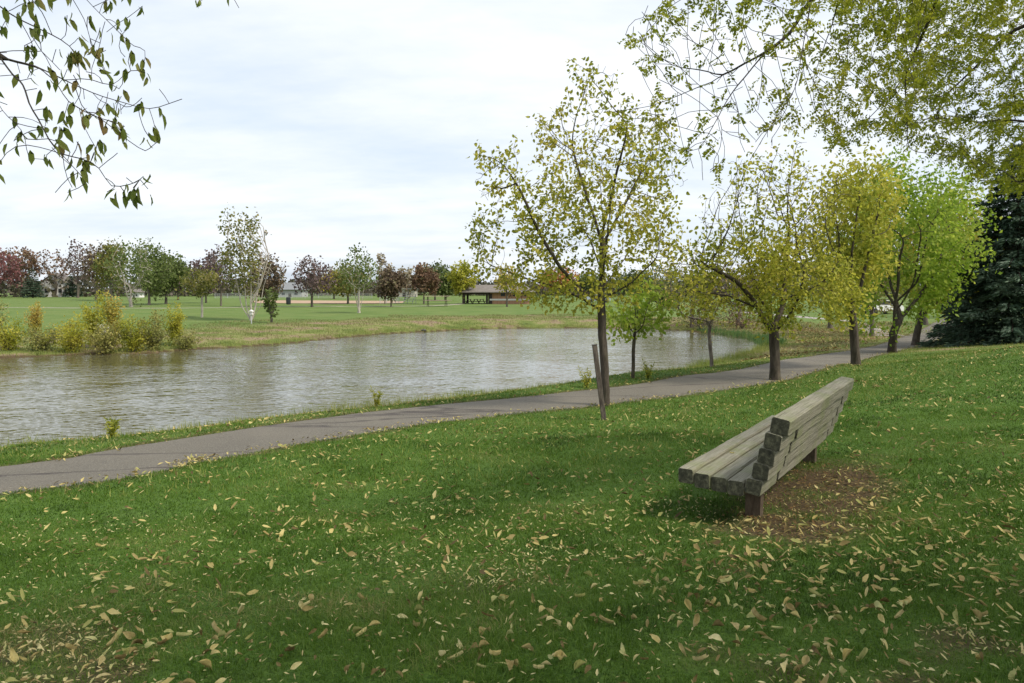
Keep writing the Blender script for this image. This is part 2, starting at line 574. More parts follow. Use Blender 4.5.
t.links.new(col, bg.inputs['Color']); bg.inputs['Strength'].default_value = .1

sl = bpy.data.lights.new('sun', 'SUN'); sl.energy = 2.6; sl.angle = R(12); sl.color = (1, .93, .80)
so = bpy.data.objects.new('sun', sl); C.objects.link(so)
sd_ = Vector((math.sin(SUN_AZ) * math.cos(SUN_EL), math.cos(SUN_AZ) * math.cos(SUN_EL), math.sin(SUN_EL)))
so.rotation_euler = sd_.to_track_quat('Z', 'Y').to_euler(); so.location = sd_ * 60

sc = bpy.context.scene
sc.view_settings.view_transform = 'Standard'; sc.view_settings.look = 'None'; sc.view_settings.gamma = 1
sc.view_settings.exposure = 0.74
sc.cycles.max_bounces = 6; sc.cycles.transparent_max_bounces = 6; sc.cycles.caustics_reflective = False
sc.cycles.use_denoising = True

# ------------------------------------------------------------------ ground sheet
def polar_grid():
    th = np.concatenate([np.linspace(-180, -48, 60, endpoint=False), np.linspace(-48, 48, 660, endpoint=False), np.linspace(48, 180, 60, endpoint=False)])
    th = np.radians(th)
    rr = np.concatenate([np.geomspace(.25, 3, 14, endpoint=False), np.geomspace(3, 90, 380, endpoint=False), np.geomspace(90, 2500, 50)])
    return th, rr
th, rr = polar_grid()
TH, RR = np.meshgrid(th, rr)
X = (RR * np.sin(TH)).ravel(); Y = (RR * np.cos(TH)).ravel()
Z = H(X, Y, cut=True)
nt_, nr = len(th), len(rr)
i = np.arange(nr - 1)[:, None] * nt_; j = np.arange(nt_)[None]; k = (j + 1) % nt_
F = np.stack([i + j, i + k, i + nt_ + k, i + nt_ + j], -1).reshape(-1, 4)[:, ::-1]
V = np.c_[X, Y, Z]
V = np.vstack([V, [[0, 0, -1.6]]])
capf = np.stack([np.arange(nt_), (np.arange(nt_) + 1) % nt_, np.full(nt_, len(V) - 1)], -1)

m, t, b = nt('ground_grass_and_soil')
a = attr(t, 'zone')
sepc = nd(t, 'ShaderNodeSeparateColor'); t.links.new(a.outputs['Color'], sepc.inputs[0])
nf = noise(t, 55, 4); nm = noise(t, 2.2, 4); nl = noise(t, .35, 3); nvf = noise(t, 9, 5)
lawn = ramp(t, nf, [(.3, (.028, .05, .010)), (.5, (.058, .115, .018)), (.72, (.11, .175, .03))])
lawn = mix(t, ramp(t, nm, [(.45, (0, 0, 0)), (.8, (.5, .5, .5))]), lawn, (.10, .15, .035))
farl = mix(t, ramp(t, nl, [(.35, (0, 0, 0)), (.7, (1, 1, 1))]), (.095, .15, .038), (.14, .18, .055))
lawn2 = mix(t, sepc.outputs[0], lawn, farl)
bank = ramp(t, noise(t, .35, 8, None, .68), [(.3, (.07, .10, .025)), (.44, (.13, .16, .04)), (.52, (.19, .19, .07)), (.6, (.24, .17, .12)), (.75, (.16, .11, .09))])
g1 = mix(t, sepc.outputs[1], lawn2, bank)
soil = ramp(t, noise(t, 34, 6, None, .7), [(.3, (.03, .021, .014)), (.5, (.075, .054, .03)), (.62, (.14, .10, .05)), (.75, (.25, .19, .09))])
mk = nd(t, 'ShaderNodeMath', operation='MULTIPLY'); mk.inputs[1].default_value = 1.0
t.links.new(sepc.outputs[2], mk.inputs[0])
g2 = mix(t, mk.outputs[0], g1, soil)
t.links.new(g2, b.inputs['Base Color']); b.inputs['Roughness'].default_value = .95; b.inputs['Specular IOR Level'].default_value = .1
bump(t, nvf, .5, .08, b)
GROUND_M = m
me = mesh_np('ground', V, [F, capf], m, smooth=True)
# zone attribute: r far lawn, g rough bank, b bare soil
bx, by = 3.15, 7.3
def bare(x, y):
    u = (x - 2.55) * .545 + (y - 7.0) * .838; v = -(x - 2.75) * .838 + (y - 7.0) * .545
    v = v + .1
    d = np.sqrt((u / 2.3) ** 2 + (np.where(v < 0, v / .78, v / .75)) ** 2) + .22 * wob(x, y, 3.3, 1.) + .12 * wob(x, y, 9., 4.)
    return sstep(1.15, .5, d) * np.clip(1.0 + .5 * wob(x, y, 5.5, 2.) + .3 * wob(x, y, 13., 5.), 0, 1)
vx, vy = V[:, 0], V[:, 1]
sdv = pond_sd(vx, vy); pdv = pdist(vx, vy, PATH)
dist_far = np.hypot(vx, vy)
side = (sdf(vx, vy, np.vstack([PATH[:, :2], [[90, 200], [-200, 200], [-200, -9]]])) > 0)      # beyond the path
farlawn = sstep(14, 40, dist_far)
bw = np.where(vy > 30, 12, 3.0) + 2.5 * wob(vx, vy, .25, 3.)
bankm = sstep(0, 1, (bw + sdv) / 4 + .3) * (sdv > -40)
litt = sstep(9, 14, vx - .0) * sstep(24, 32, vy) * sstep(64, 50, vy) * side * sstep(1.8, 4, pdv) * sstep(46, 36, vx) * (.55 + .45 * wob(vx, vy, .5, 2.))
bankm = np.maximum(bankm, .9 * np.clip(litt, 0, 1))
edge = .8 * sstep(.28, .0, np.abs(pdv - PW) + .1 * wob(vx, vy, 4., 1.))
spots = .85 * sstep(.2, .8, wob(vx, vy, 1.9, 7.) + .5 * wob(vx, vy, 6.1, 2.)) * sstep(5.5, 3.0, vy) * (vy > 0)
soilm = np.clip(np.maximum.reduce([bare(vx, vy), edge, spots, (sdv > -.12) * 1.0, .6 * litt]), 0, 1)
zc = np.c_[farlawn, np.clip(bankm, 0, 1), soilm, np.ones(len(vx))].astype(np.float32)
ca = me.attributes.new('zone', 'FLOAT_COLOR', 'POINT'); ca.data.foreach_set('color', zc.ravel())
tag(link('ground', me), kind='structure')


# sheets that lie on the ground
def ribbon(name, line, hw, mat, lift=.02, cuts=10, wobble=.05, zf=None):
    n = len(line); T = np.gradient(line, axis=0); T /= np.linalg.norm(T, axis=1)[:, None]; Nn = np.c_[-T[:, 1], T[:, 0]]
    V = []; 
    for jx in range(cuts + 1):
        s = -1 + 2 * jx / cuts
        q = line + Nn * (s * hw)[:, None] if np.ndim(hw) else line + Nn * s * hw
        if jx in (0, cuts): q = q + Nn * (wobble * wob(q[:, 0], q[:, 1], 3.7, 1.))[:, None]
        z = H(q[:, 0], q[:, 1]) + lift - (.03 if jx in (0, cuts) else 0)
        V.append(np.c_[q, z])
    V = np.stack(V, 1).reshape(-1, 3); c = cuts + 1
    i = np.arange(n - 1)[:, None] * c; j = np.arange(cuts)[None]
    F = np.stack([i + j, i + c + j, i + c + j + 1, i + j + 1], -1).reshape(-1, 4)[:, ::-1]
    return tag(link(name, mesh_np(name, V, [F], mat, smooth=True)), kind='structure')


def resample(line, step):
    d = np.r_[0, np.cumsum(np.linalg.norm(np.diff(line, axis=0), axis=1))]
    s = np.arange(0, d[-1], step)
    return np.c_[np.interp(s, d, line[:, 0]), np.interp(s, d, line[:, 1])]


m, t, b = nt('worn_asphalt')
f1 = noise(t, 38, 6, None, .8); f2 = noise(t, .8, 4)
ca_ = ramp(t, f1, [(.3, (.05, .042, .034)), (.52, (.12, .107, .083)), (.75, (.26, .24, .19))])
ca_ = mix(t, ramp(t, f2, [(.35, (0, 0, 0)), (.7, (.55, .55, .55))]), ca_, (.165, .145, .11))
vor = nd(t, 'ShaderNodeTexVoronoi', feature='DISTANCE_TO_EDGE'); vor.inputs['Scale'].default_value = .4
mpv = scaled(t, .35, 1.6, 1, R(-40))
nw = nd(t, 'ShaderNodeTexNoise'); nw.inputs['Scale'].default_value = 1.5; nw.inputs['Detail'].default_value = 5; t.links.new(mpv, nw.inputs['Vector'])
vm = nd(t, 'ShaderNodeVectorMath', operation='ADD'); t.links.new(mpv, vm.inputs[0]); t.links.new(nw.outputs['Color'], vm.inputs[1])
t.links.new(vm.outputs[0], vor.inputs['Vector'])
crk = ramp(t, vor.outputs['Distance'], [(.006, (.85, .85, .85)), (.03, (0, 0, 0))])
ca_ = mix(t, crk, ca_, (.045, .035, .03))
t.links.new(ca_, b.inputs['Base Color']); b.inputs['Roughness'].default_value = .85; bump(t, f1, .8, .02, b)
ribbon('asphalt_path', resample(PATH, .3), PW, m)
ASPH = m
sp_pts = [gp(893, 336.5)[:2], gp(874, 331)[:2], gp(862, 325)[:2], gp(838, 320)[:2], gp(806, 317.5)[:2], gp(740, 312)[:2]]
ribbon('side_path', resample(smooth_line(sp_pts, 6), .5), .9, mat_plain('pale_path', (.3, .27, .25), .9), lift=.03, cuts=4)
fp = [gp(-120, 307)[:2], gp(0, 307.5)[:2], gp(100, 308)[:2], gp(200, 308)[:2], gp(300, 306.5)[:2], gp(420, 306)[:2], gp(462, 304)[:2]]
ribbon('field_path', resample(smooth_line(fp, 6), 1.0), .8, mat_plain('pale_gravel', (.3, .26, .22), .9), lift=.03, cuts=2)

# clay infield
q = [gp(258, 303.2), gp(330, 303.7), gp(395, 303.4), gp(403, 302.4), gp(398, 301.2), gp(330, 300.8), gp(266, 300.6), gp(252, 301.6)]
c = np.mean([a[:2] for a in q], axis=0)
line = smooth_line([a[:2] for a in q] + [q[0][:2]], 6)
Vv = [np.array([*c])] + [p for p in line[:-1]]
Vv = np.array(Vv); ring2 = c + (line[:-1] - c) * .5
Vv = np.vstack([Vv[:1], ring2, line[:-1]]); zz_ = H(Vv[:, 0], Vv[:, 1]) + .05
n_ = len(ring2); ii = np.arange(n_)
F3 = np.stack([np.zeros(n_, int), 1 + ii, 1 + (ii + 1) % n_], -1); F4 = np.stack([1 + ii, 1 + n_ + ii, 1 + n_ + (ii + 1) % n_, 1 + (ii + 1) % n_], -1)
tag(link('infield_clay', mesh_np('infield_clay', np.c_[Vv, zz_], [F3, F4], mat_plain('reddish_clay', (.36, .25, .17), .95, .12, .3))), kind='structure')

# ------------------------------------------------------------------ water
m, t, b = nt('murky_pond_water')
b.inputs['Base Color'].default_value = (.085, .08, .036, 1); b.inputs['Roughness'].default_value = .02
b.inputs['IOR'].default_value = 1.38; b.inputs['Specular IOR Level'].default_value = .5
v1 = scaled(t, .8, 1.0, 1, R(20)); v2 = scaled(t, .8, 1.3, 1, R(-25))
h1 = noise(t, 1.5, 2, v1, .5); h2 = noise(t, 4.6, 1, v2, .5); h3 = noise(t, .18, 2)
mm = nd(t, 'ShaderNodeMath', operation='MULTIPLY_ADD'); mm.inputs[1].default_value = .55; t.links.new(h2, mm.inputs[0]); t.links.new(h1, mm.inputs[2])
calm = nd(t, 'ShaderNodeMath', operation='MULTIPLY'); t.links.new(mm.outputs[0], calm.inputs[0])
t.links.new(ramp(t, h3, [(.38, (.35, .35, .35)), (.62, (1, 1, 1))]), calm.inputs[1])
bump(t, calm.outputs[0], 1.0, .075, b)
cxy = POND.mean(0)
PP = cxy + (POND - cxy) * 1.03
out = []
W = MB(); vv = [(x, y, WATER) for x, y in np.vstack([POND])]
# generous sheet: the shore rises through it
big = np.array([(-70, -4), (-30, -2), (-8, 13), (2, 22), (12, 30), (23, 44), (26, 52), (10, 66), (-14, 60), (-30, 44), (-70, 36)], float)
W.add([(x, y, WATER) for x, y in big], [tuple(range(len(big)))])
tag(W.build('pond_water', m), kind='structure')

# ------------------------------------------------------------------ grass blades
BL = mat_leaf('lawn_blades', [(.030, .055, .008), (.065, .13, .014), (.105, .19, .022), (.15, .235, .04), (.33, .30, .12)], .45, .9, .5)
SH = mat_leaf('shore_blades', [(.08, .12, .02), (.16, .21, .035), (.26, .29, .07), (.36, .34, .13)], .35, .5, .6)


def blades(name, x, y, h, wd, mat, lean=.5, seg=True, rng=RNG, zoff=0., kind='stuff', rnd=None):
    n = len(x); z = H(x, y) + zoff
    a = rng.uniform(0, 2 * np.pi, n); b_ = rng.uniform(0, 2 * np.pi, n); ln = np.abs(rng.normal(0, lean, n)) * h
    hh = h * rng.uniform(.55, 1.2, n)
    base = np.c_[x, y, z - .01]; side_ = np.c_[np.cos(a), np.sin(a), np.zeros(n)] * (wd / 2)[:, None]
    ld = np.c_[np.cos(b_), np.sin(b_), np.zeros(n)]
    mid = base + ld * (ln * .3)[:, None] + np.c_[np.zeros(n), np.zeros(n), hh * .6]
    tip = base + ld * ln[:, None] + np.c_[np.zeros(n), np.zeros(n), hh]
    if seg:
        V = np.stack([base - side_, base + side_, mid + side_ * .8, mid - side_ * .8, tip], 1); k = 5
        o = (np.arange(n) * k)[:, None]; F = [o + np.array([[0, 1, 2, 3]]), o + np.array([[3, 2, 4]])]
    else:
        V = np.stack([base - side_, base + side_, tip], 1); k = 3
        o = (np.arange(n) * k)[:, None]; F = [o + np.array([[0, 1, 2]])]
    if rnd is None: rnd = rng.uniform(0, 1, n)
    return tag(link(name, mesh_np(name, V.reshape(-1, 3), F, mat, rnd=np.repeat(rnd, k))), kind=kind)


def wedge(n, y0, y1, half=.78, rng=RNG, off=1.0):
    """uniform points in the viewing wedge, with a margin"""
    y = np.sqrt(rng.uniform(y0 ** 2, y1 ** 2, n)); x = rng.uniform(-1, 1, n) * (half * y + off)
    return x, y


def lawn_ok(x, y, soil=True):
    pd = pdist(x, y, PATH)
    keep = (pd > PW - .05 + .06 * wob(x, y, 5, 2.)) & (pond_sd(x, y) < -.1)
    if soil:
        s = np.maximum(bare(x, y), .62 * sstep(.2, .8, wob(x, y, 1.9, 7.) + .5 * wob(x, y, 6.1, 2.)) * sstep(6., 3.0, y))
        keep &= RNG.uniform(0, 1, len(x)) > s * .93
    return keep
XS, YS, HS, WS = [], [], [], []
for y0, y1, dens, hh, ww in ((1.6, 4.2, 7000, .042, .0042), (4.2, 7, 4000, .042, .006), (7, 11, 1700, .04, .009), (11, 17, 650, .04, .014), (17, 28, 200, .04, .024)):
    area = .78 * (y1 ** 2 - y0 ** 2) + 2 * (y1 - y0)
    x, y = wedge(int(area * dens), y0, y1); ok = lawn_ok(x, y); x, y = x[ok], y[ok]
    XS.append(x); YS.append(y); HS.append(hh * (1 + .35 * wob(x, y, 2.6, 1.))); WS.append(np.full(len(x), ww))
gx, gy = np.concatenate(XS), np.concatenate(YS)
pt_ = sstep(.1, .9, wob(gx, gy, 1.7, 6.) * .7 + .5 * wob(gx, gy, 5.5, 3.)) * sstep(9, 4, gy)
rnd_ = np.clip(RNG.uniform(0, 1, len(gx)) * .85 + .55 * pt_ * RNG.uniform(0, 1, len(gx)) ** .6, 0, 1)
hs_ = np.concatenate(HS) * (1 - .3 * pt_) * (1 + .25 * wob(gx, gy, 11., 2.))
blades('lawn_grass', gx, gy, hs_, np.concatenate(WS), BL, .95, rnd=rnd_)
# long grass along the shores
def shore_pts(n, rng=RNG, lo=-.3, hi=1.2, box=((-40, 32), (8, 66))):
    x = rng.uniform(*box[0], n); y = rng.uniform(*box[1], n); s = -pond_sd(x, y)
    ok = (s > lo) & (s < hi) & (pdist(x, y, PATH) > PW + .3)
    return x[ok], y[ok], s[ok]
x, y, s = shore_pts(900000, lo=-.15, hi=1.6)
nearer = (y < x * .75 + 30)
pr = np.where(nearer, 1, .55) * sstep(1.7, .2, s)
ok = RNG.uniform(0, 1, len(x)) < pr; x, y, s = x[ok], y[ok], s[ok]
blades('shore_grass', x, y, (.16 + .12 * wob(x, y, 1.5, 3.) + .16 * sstep(.6, .0, s)) , np.full(len(x), .014), SH, .5, seg=False)
# rough tufts on the far bank
x = RNG.uniform(-60, 32, 170000); y = RNG.uniform(30, 80, 170000); s = -pond_sd(x, y)
ok = (s > .2) & (s < 14 + 3 * wob(x, y, .3, 1.)) & (y > x * .75 + 28); x, y = x[ok], y[ok]
TU = mat_leaf('bank_tufts', [(.08, .12, .025), (.16, .19, .05), (.24, .22, .1), (.25, .17, .12)], .3, .35, .7)
blades('bank_grass', x, y, .13 + .1 * wob(x, y, 1.2, 3.), np.full(len(x), .035), TU, .7, seg=False)
# verge between path and water, and leaf litter slope
x = RNG.uniform(-20, 34, 160000); y = RNG.uniform(8, 56, 160000); s = -pond_sd(x, y); pd = pdist(x, y, PATH)
ok = (s > .3) & (pd > PW) & (pd < 9) & (y > x * .75 + 8); x, y = x[ok], y[ok]
blades('verge_grass', x, y, np.full(len(x), .09), np.full(len(x), .018), SH, .6, seg=False)

# reeds on the spit
x = RNG.uniform(14, 26, 17000); y = RNG.uniform(38, 56, 17000); s = pond_sd(x, y)
ok = (s > -1.0) & (s < .5) & (y > 42); x, y = x[ok], y[ok]
blades('reeds', x, y, .45 + .15 * wob(x, y, .9, 1.), np.full(len(x), .03), mat_leaf('reed_green', [(.05, .11, .03), (.09, .17, .05), (.13, .21, .07)], .3), .25, seg=False)

def pxy(p):
    """pixel of world points (n,3)"""
    p = np.atleast_2d(p); d = p[:, 1] * cp - p[:, 2] * sp; u_ = p[:, 1] * sp + p[:, 2] * cp
    return 512 + FPX * p[:, 0] / d, 341.5 - FPX * u_ / d


# ------------------------------------------------------------------ fallen leaves
def fall_mesh(kind, col):
    """a curled ovate leaf about 1 long, thin shell with a stalk"""
    rs = np.random.default_rng(hash(kind) % 1000 if False else {'curl': 3, 'flat': 5, 'fold': 8, 'twist': 11}[kind])
    nx, ny = 9, 5; V = []
    for a in range(nx):
        u = a / (nx - 1); wdt = .30 * math.sin(math.pi * min(1, u ** .75)) ** .8 * (1 - .25 * u) + .004
        for c_ in range(ny):
            s_ = -1 + 2 * c_ / (ny - 1); wv = wdt * (1 + .08 * math.sin(9 * u + c_))
            x = u; yv = s_ * wv; z = 0
            if kind == 'curl': z = .16 * s_ * s_ + .28 * (u - .5) ** 2; yv *= .8
            if kind == 'flat': z = .05 * abs(s_) + .08 * math.sin(u * 3.1)
            if kind == 'fold': z = .26 * abs(s_) * math.sin(math.pi * min(1, u * 1.05)); yv *= .5
            if kind == 'twist': z = .15 * s_ * math.cos(3 * u) + .12 * math.sin(4 * u); yv *= .7; x = u * .92
            z += .012 * math.sin(14 * u + 5 * s_)
            V.append((x - .5, yv, z + .03))
    F = [(a * ny + c_, (a + 1) * ny + c_, (a + 1) * ny + c_ + 1, a * ny + c_ + 1) for a in range(nx - 1) for c_ in range(ny - 1)]
    k = len(V)
    for (x, yv, z) in ((-.5, -.008, .04), (-.5, .008, .04), (-.74, .05, .09), (-.74, .064, .09)): V.append((x, yv, z))
    F.append((k, k + 2, k + 3, k + 1))
    me = bpy.data.meshes.new('fallen_leaf'); me.from_pydata(V, [], F); me.materials.append(col)
    me.polygons.foreach_set('use_smooth', [True] * len(F)); me.update()
    return me


def mat_fall(name, c0, c1, c2):
    m, t, b = nt(name)
    tc = nd(t, 'ShaderNodeTexCoord'); oi = nd(t, 'ShaderNodeObjectInfo')
    n = noise(t, 5, 4, tc.outputs['Object'], .65)
    c = ramp(t, n, [(.3, c0), (.52, c1), (.75, c2)])
    c = mix(t, .5, c, ramp(t, oi.outputs['Random'], [(0, c2), (.5, c1), (1, c0)]))
    t.links.new(c, b.inputs['Base Color']); b.inputs['Roughness'].default_value = .7; b.inputs['Specular IOR Level'].default_value = .25
    tr = nd(t, 'ShaderNodeBsdfTranslucent'); t.links.new(c, tr.inputs[0]); mx = nd(t, 'ShaderNodeMixShader'); mx.inputs[0].default_value = .25
    t.links.new(b.outputs[0], mx.inputs[1]); t.links.new(tr.outputs[0], mx.inputs[2]); t.links.new(mx.outputs[0], t.nodes['Material Output'].inputs[0])
    return m
FM = {'yellow green': mat_fall('fallen_yellow_green', (.24, .24, .06), (.42, .41, .15), (.56, .53, .26)),
      'pale yellow': mat_fall('fallen_pale_yellow', (.40, .31, .10), (.60, .51, .22), (.70, .63, .36)),
      'tan': mat_fall('fallen_tan', (.22, .16, .05), (.40, .32, .13), (.55, .47, .24)),
      'brown': mat_fall('fallen_brown', (.07, .05, .018), (.17, .12, .042), (.30, .23, .09))}
SHAPE_W = {'curl': 'curled', 'flat': 'flat', 'fold': 'folded', 'twist': 'twisted'}
protos = {(k, c): fall_mesh(k, FM[c]) for k in SHAPE_W for c in FM}
LAWNZ = .03
def leaf_density(x, y):
    d = .55 + .45 * wob(x, y, 1.3, 4.) + .35 * wob(x, y, 3.4, 9.)
    d *= .35 + .65 * sstep(-6, 0, x + .25 * y)
    d *= .7 + .6 * sstep(3.5, 1.0, np.hypot(x - 2.0, y - 6.0))
    return np.clip(d, .03, 1.3)
x, y = wedge(9000, 2.35, 6.6, .72, off=.1)
k = RNG.uniform(0, 1.3, len(x)) < leaf_density(x, y) * .45; x, y = x[k], y[k]
u = (x - 1.98) * .545 + (y - 5.95) * .838; v = -(x - 1.98) * .838 + (y - 5.95) * .545
k = ~((u > .1) & (u < 3.1) & (v > -.15) & (v < .65)); x, y = x[k], y[k]
ax_, ay_ = pxy(np.c_[x, y, H(x, y) + .05])
inside = (ax_ > 2) & (ax_ < 1022) & (ay_ < 680)
pick = np.where(inside)[0]; pick = pick[np.argsort(np.hypot(x, y)[pick])][:298]
print('leaves near', len(x), 'picked out to', y[pick].max())
cols = list(FM); shp = list(SHAPE_W)
for i_ in pick:
    c_ = cols[RNG.choice(4, p=[.3, .26, .25, .19])]; s_ = shp[RNG.choice(4)]
    X_, Y_ = float(x[i_]), float(y[i_])
    o = bpy.data.objects.new('fallen_leaf', protos[(s_, c_)]); C.objects.link(o)
    o.location = (X_, Y_, float(H(X_, Y_)) + (LAWNZ if bare(np.array(X_), np.array(Y_)) < .5 else .012))
    o.rotation_euler = (RNG.normal(0, .5), RNG.normal(0, .45), RNG.uniform(0, 6.28)); o.location.z += RNG.normal(-.004, .007)
    s = RNG.uniform(.042, .088) * (.8 if c_ == 'brown' else 1); o.scale = (s, s * RNG.uniform(.55, 1.05), s * RNG.uniform(.8, 1.8))
    tag(o, f'{SHAPE_W[s_]} {c_} fallen leaf lying loose in the nearest part of the lawn', 'fallen leaf', f'{SHAPE_W[s_]} {c_} fallen leaves')
# all the smaller and farther ones
def scatter_leaves(name, x, y, size, mats, w8, zoff):
    n = len(x); rng = RNG
    tv = np.array([[-.5, 0, .04], [-.15, .24, .12], [.3, .17, .09], [.55, 0, .1], [.3, -.17, .12], [-.15, -.24, .07], [0, 0, .0]])
    tf = np.array([[0, 1, 6], [1, 2, 6], [2, 3, 6], [3, 4, 6], [4, 5, 6], [5, 0, 6]])[:, ::-1]
    a = rng.uniform(0, 6.28, n); tl = rng.normal(0, .4, (n, 2)); z = H(x, y) + zoff
    s = size * rng.uniform(.6, 1.3, n)
    ca, sa = np.cos(a), np.sin(a); px_ = tv[None, :, 0] * s[:, None]; py_ = tv[None, :, 1] * (s * rng.uniform(.35, .95, n))[:, None]; pz = tv[None, :, 2] * (s * rng.uniform(.3, 2.2, n))[:, None]
    Xv = x[:, None] + px_ * ca[:, None] - py_ * sa[:, None]; Yv = y[:, None] + px_ * sa[:, None] + py_ * ca[:, None]
    Zv = z[:, None] + pz + px_ * tl[:, :1] + py_ * tl[:, 1:]
    V = np.stack([Xv, Yv, Zv], -1).reshape(-1, 3); F = (tf[None] + (np.arange(n) * 7)[:, None, None]).reshape(-1, 3)
    mi = np.repeat(rng.choice(len(mats), n, p=w8), 6)
    return tag(link(name, mesh_np(name, V, [F], None, mats=mats, matidx=mi)), kind='stuff')
rest = np.setdiff1d(np.arange(len(x)), pick)
x2, y2 = wedge(46000, 6.6, 27, .76); k = (RNG.uniform(0, 1.1, len(x2)) < leaf_density(x2, y2) * sstep(30, 8, y2)) & (pdist(x2, y2, PATH) > PW * (.8 + .3 * RNG.uniform(0, 1, len(x2))))
k &= (pond_sd(x2, y2) < -.5)
x2, y2 = x2[k], y2[k]
u = (x2 - 1.98) * .545 + (y2 - 5.95) * .838; v = -(x2 - 1.98) * .838 + (y2 - 5.95) * .545
k = ~((u > -.05) & (u < 3.3) & (v > -.25) & (v < .7)); x2, y2 = x2[k], y2[k]
tt_ = RNG.integers(10, len(PATH) - 18, 1700); pe_ = PATH[tt_] + (PATH[tt_ + 1] - PATH[tt_]) * RNG.uniform(0, 1, (1700, 1)); tg_ = PATH[tt_ + 1] - PATH[tt_]; tg_ /= np.linalg.norm(tg_, axis=1)[:, None]
of_ = RNG.choice([-1, 1], 1700, p=[.6, .4]) * (PW + RNG.normal(.0, .16, 1700)); pe_ = pe_ + np.c_[-tg_[:, 1], tg_[:, 0]] * of_[:, None]
x3, y3 = np.r_[x[rest], x2, pe_[:, 0]], np.r_[y[rest], y2, pe_[:, 1]]
scatter_leaves('scattered_leaves', x3, y3, .062, [FM[c] for c in cols], [.27, .34, .24, .15], LAWNZ + .006)
xl = RNG.uniform(.2, 5.5, 17000); yl = RNG.uniform(3.6, 10.5, 17000); k = RNG.uniform(0, 1, len(xl)) < bare(xl, yl) * .8 + .01; xl, yl = xl[k], yl[k]
rustm = mat_fall('litter_rust', (.11, .055, .022), (.2, .11, .04), (.34, .22, .08))
scatter_leaves('leaf_litter', xl, yl, .032, [FM['brown'], rustm, FM['tan'], FM['pale yellow']], [.4, .34, .18, .08], .012)
xq_ = RNG.uniform(9, 44, 60000); yq_ = RNG.uniform(24, 64, 60000); pq_ = pdist(xq_, yq_, PATH)
kq_ = (pq_ > PW + .5) & (pond_sd(xq_, yq_) < -1.5) & (sdf(xq_, yq_, np.vstack([PATH[:, :2], [[90, 200], [-200, 200], [-200, -9]]])) > 0) & (RNG.uniform(0, 1, 60000) < .35 + .4 * wob(xq_, yq_, .6, 2.))
scatter_leaves('slope_litter', xq_[kq_], yq_[kq_], .14, [FM['brown'], rustm, FM['tan'], FM['pale yellow']], [.35, .2, .35, .1], .05)
# bits of dry litter in thin spots
xs_, ys_ = wedge(30000, 2.0, 7, .72, off=.1); k = RNG.uniform(0, 1, len(xs_)) < .8 * sstep(.2, .8, wob(xs_, ys_, 1.9, 7.) + .5 * wob(xs_, ys_, 6.1, 2.)) * sstep(6.5, 3.0, ys_) + .14; xs_, ys_ = xs_[k], ys_[k]
scatter_leaves('dry_litter', xs_, ys_, .026, [FM['brown'], FM['tan'], FM['yellow green'], FM['pale yellow']], [.3, .3, .2, .2], .03)

# ------------------------------------------------------------------ bench
m, t, b = nt('weathered_timber')
U = np.array([.545, .838, 0]); Vd = np.array([-.838, .545, 0])
rotw = -math.atan2(U[1], U[0])
vw = scaled(t, .35, 6, 6)
vw.node.vector_type = 'POINT'
tcw = nd(t, 'ShaderNodeTexCoord'); mpw = nd(t, 'ShaderNodeMapping'); mpw.inputs['Scale'].default_value = (1.1, 34, 34); t.links.new(tcw.outputs['Object'], mpw.inputs[0])
g_ = noise(t, 2.2, 6, mpw.outputs[0], .7); g2_ = noise(t, 3.0, 4)
cw = ramp(t, g_, [(.28, (.05, .044, .03)), (.38, (.18, .168, .12)), (.56, (.27, .255, .195)), (.78, (.37, .355, .28))])
cw = mix(t, ramp(t, g2_, [(.45, (0, 0, 0)), (.75, (.7, .7, .7))]), cw, (.17, .20, .07))
t.links.new(cw, b.inputs['Base Color']); b.inputs['Roughness'].default_value = .85; b.inputs['Specular IOR Level'].default_value = .2
bump(t, g_, .7, .012, b); WOOD = m
m, t, b = nt('timber_end_grain')
tcw = nd(t, 'ShaderNodeTexCoord')
g_ = noise(t, 22, 5, tcw.outputs['Object'], .7)
t.links.new(ramp(t, g_, [(.3, (.02, .02, .013)), (.5, (.07, .066, .042)), (.7, (.19, .18, .11))]), b.inputs['Base Color']); b.inputs['Roughness'].default_value = .95
ENDG = m
BROWN = mat_bark('brown_post_wood', (.06, .043, .03), (.17, .128, .09), 20)

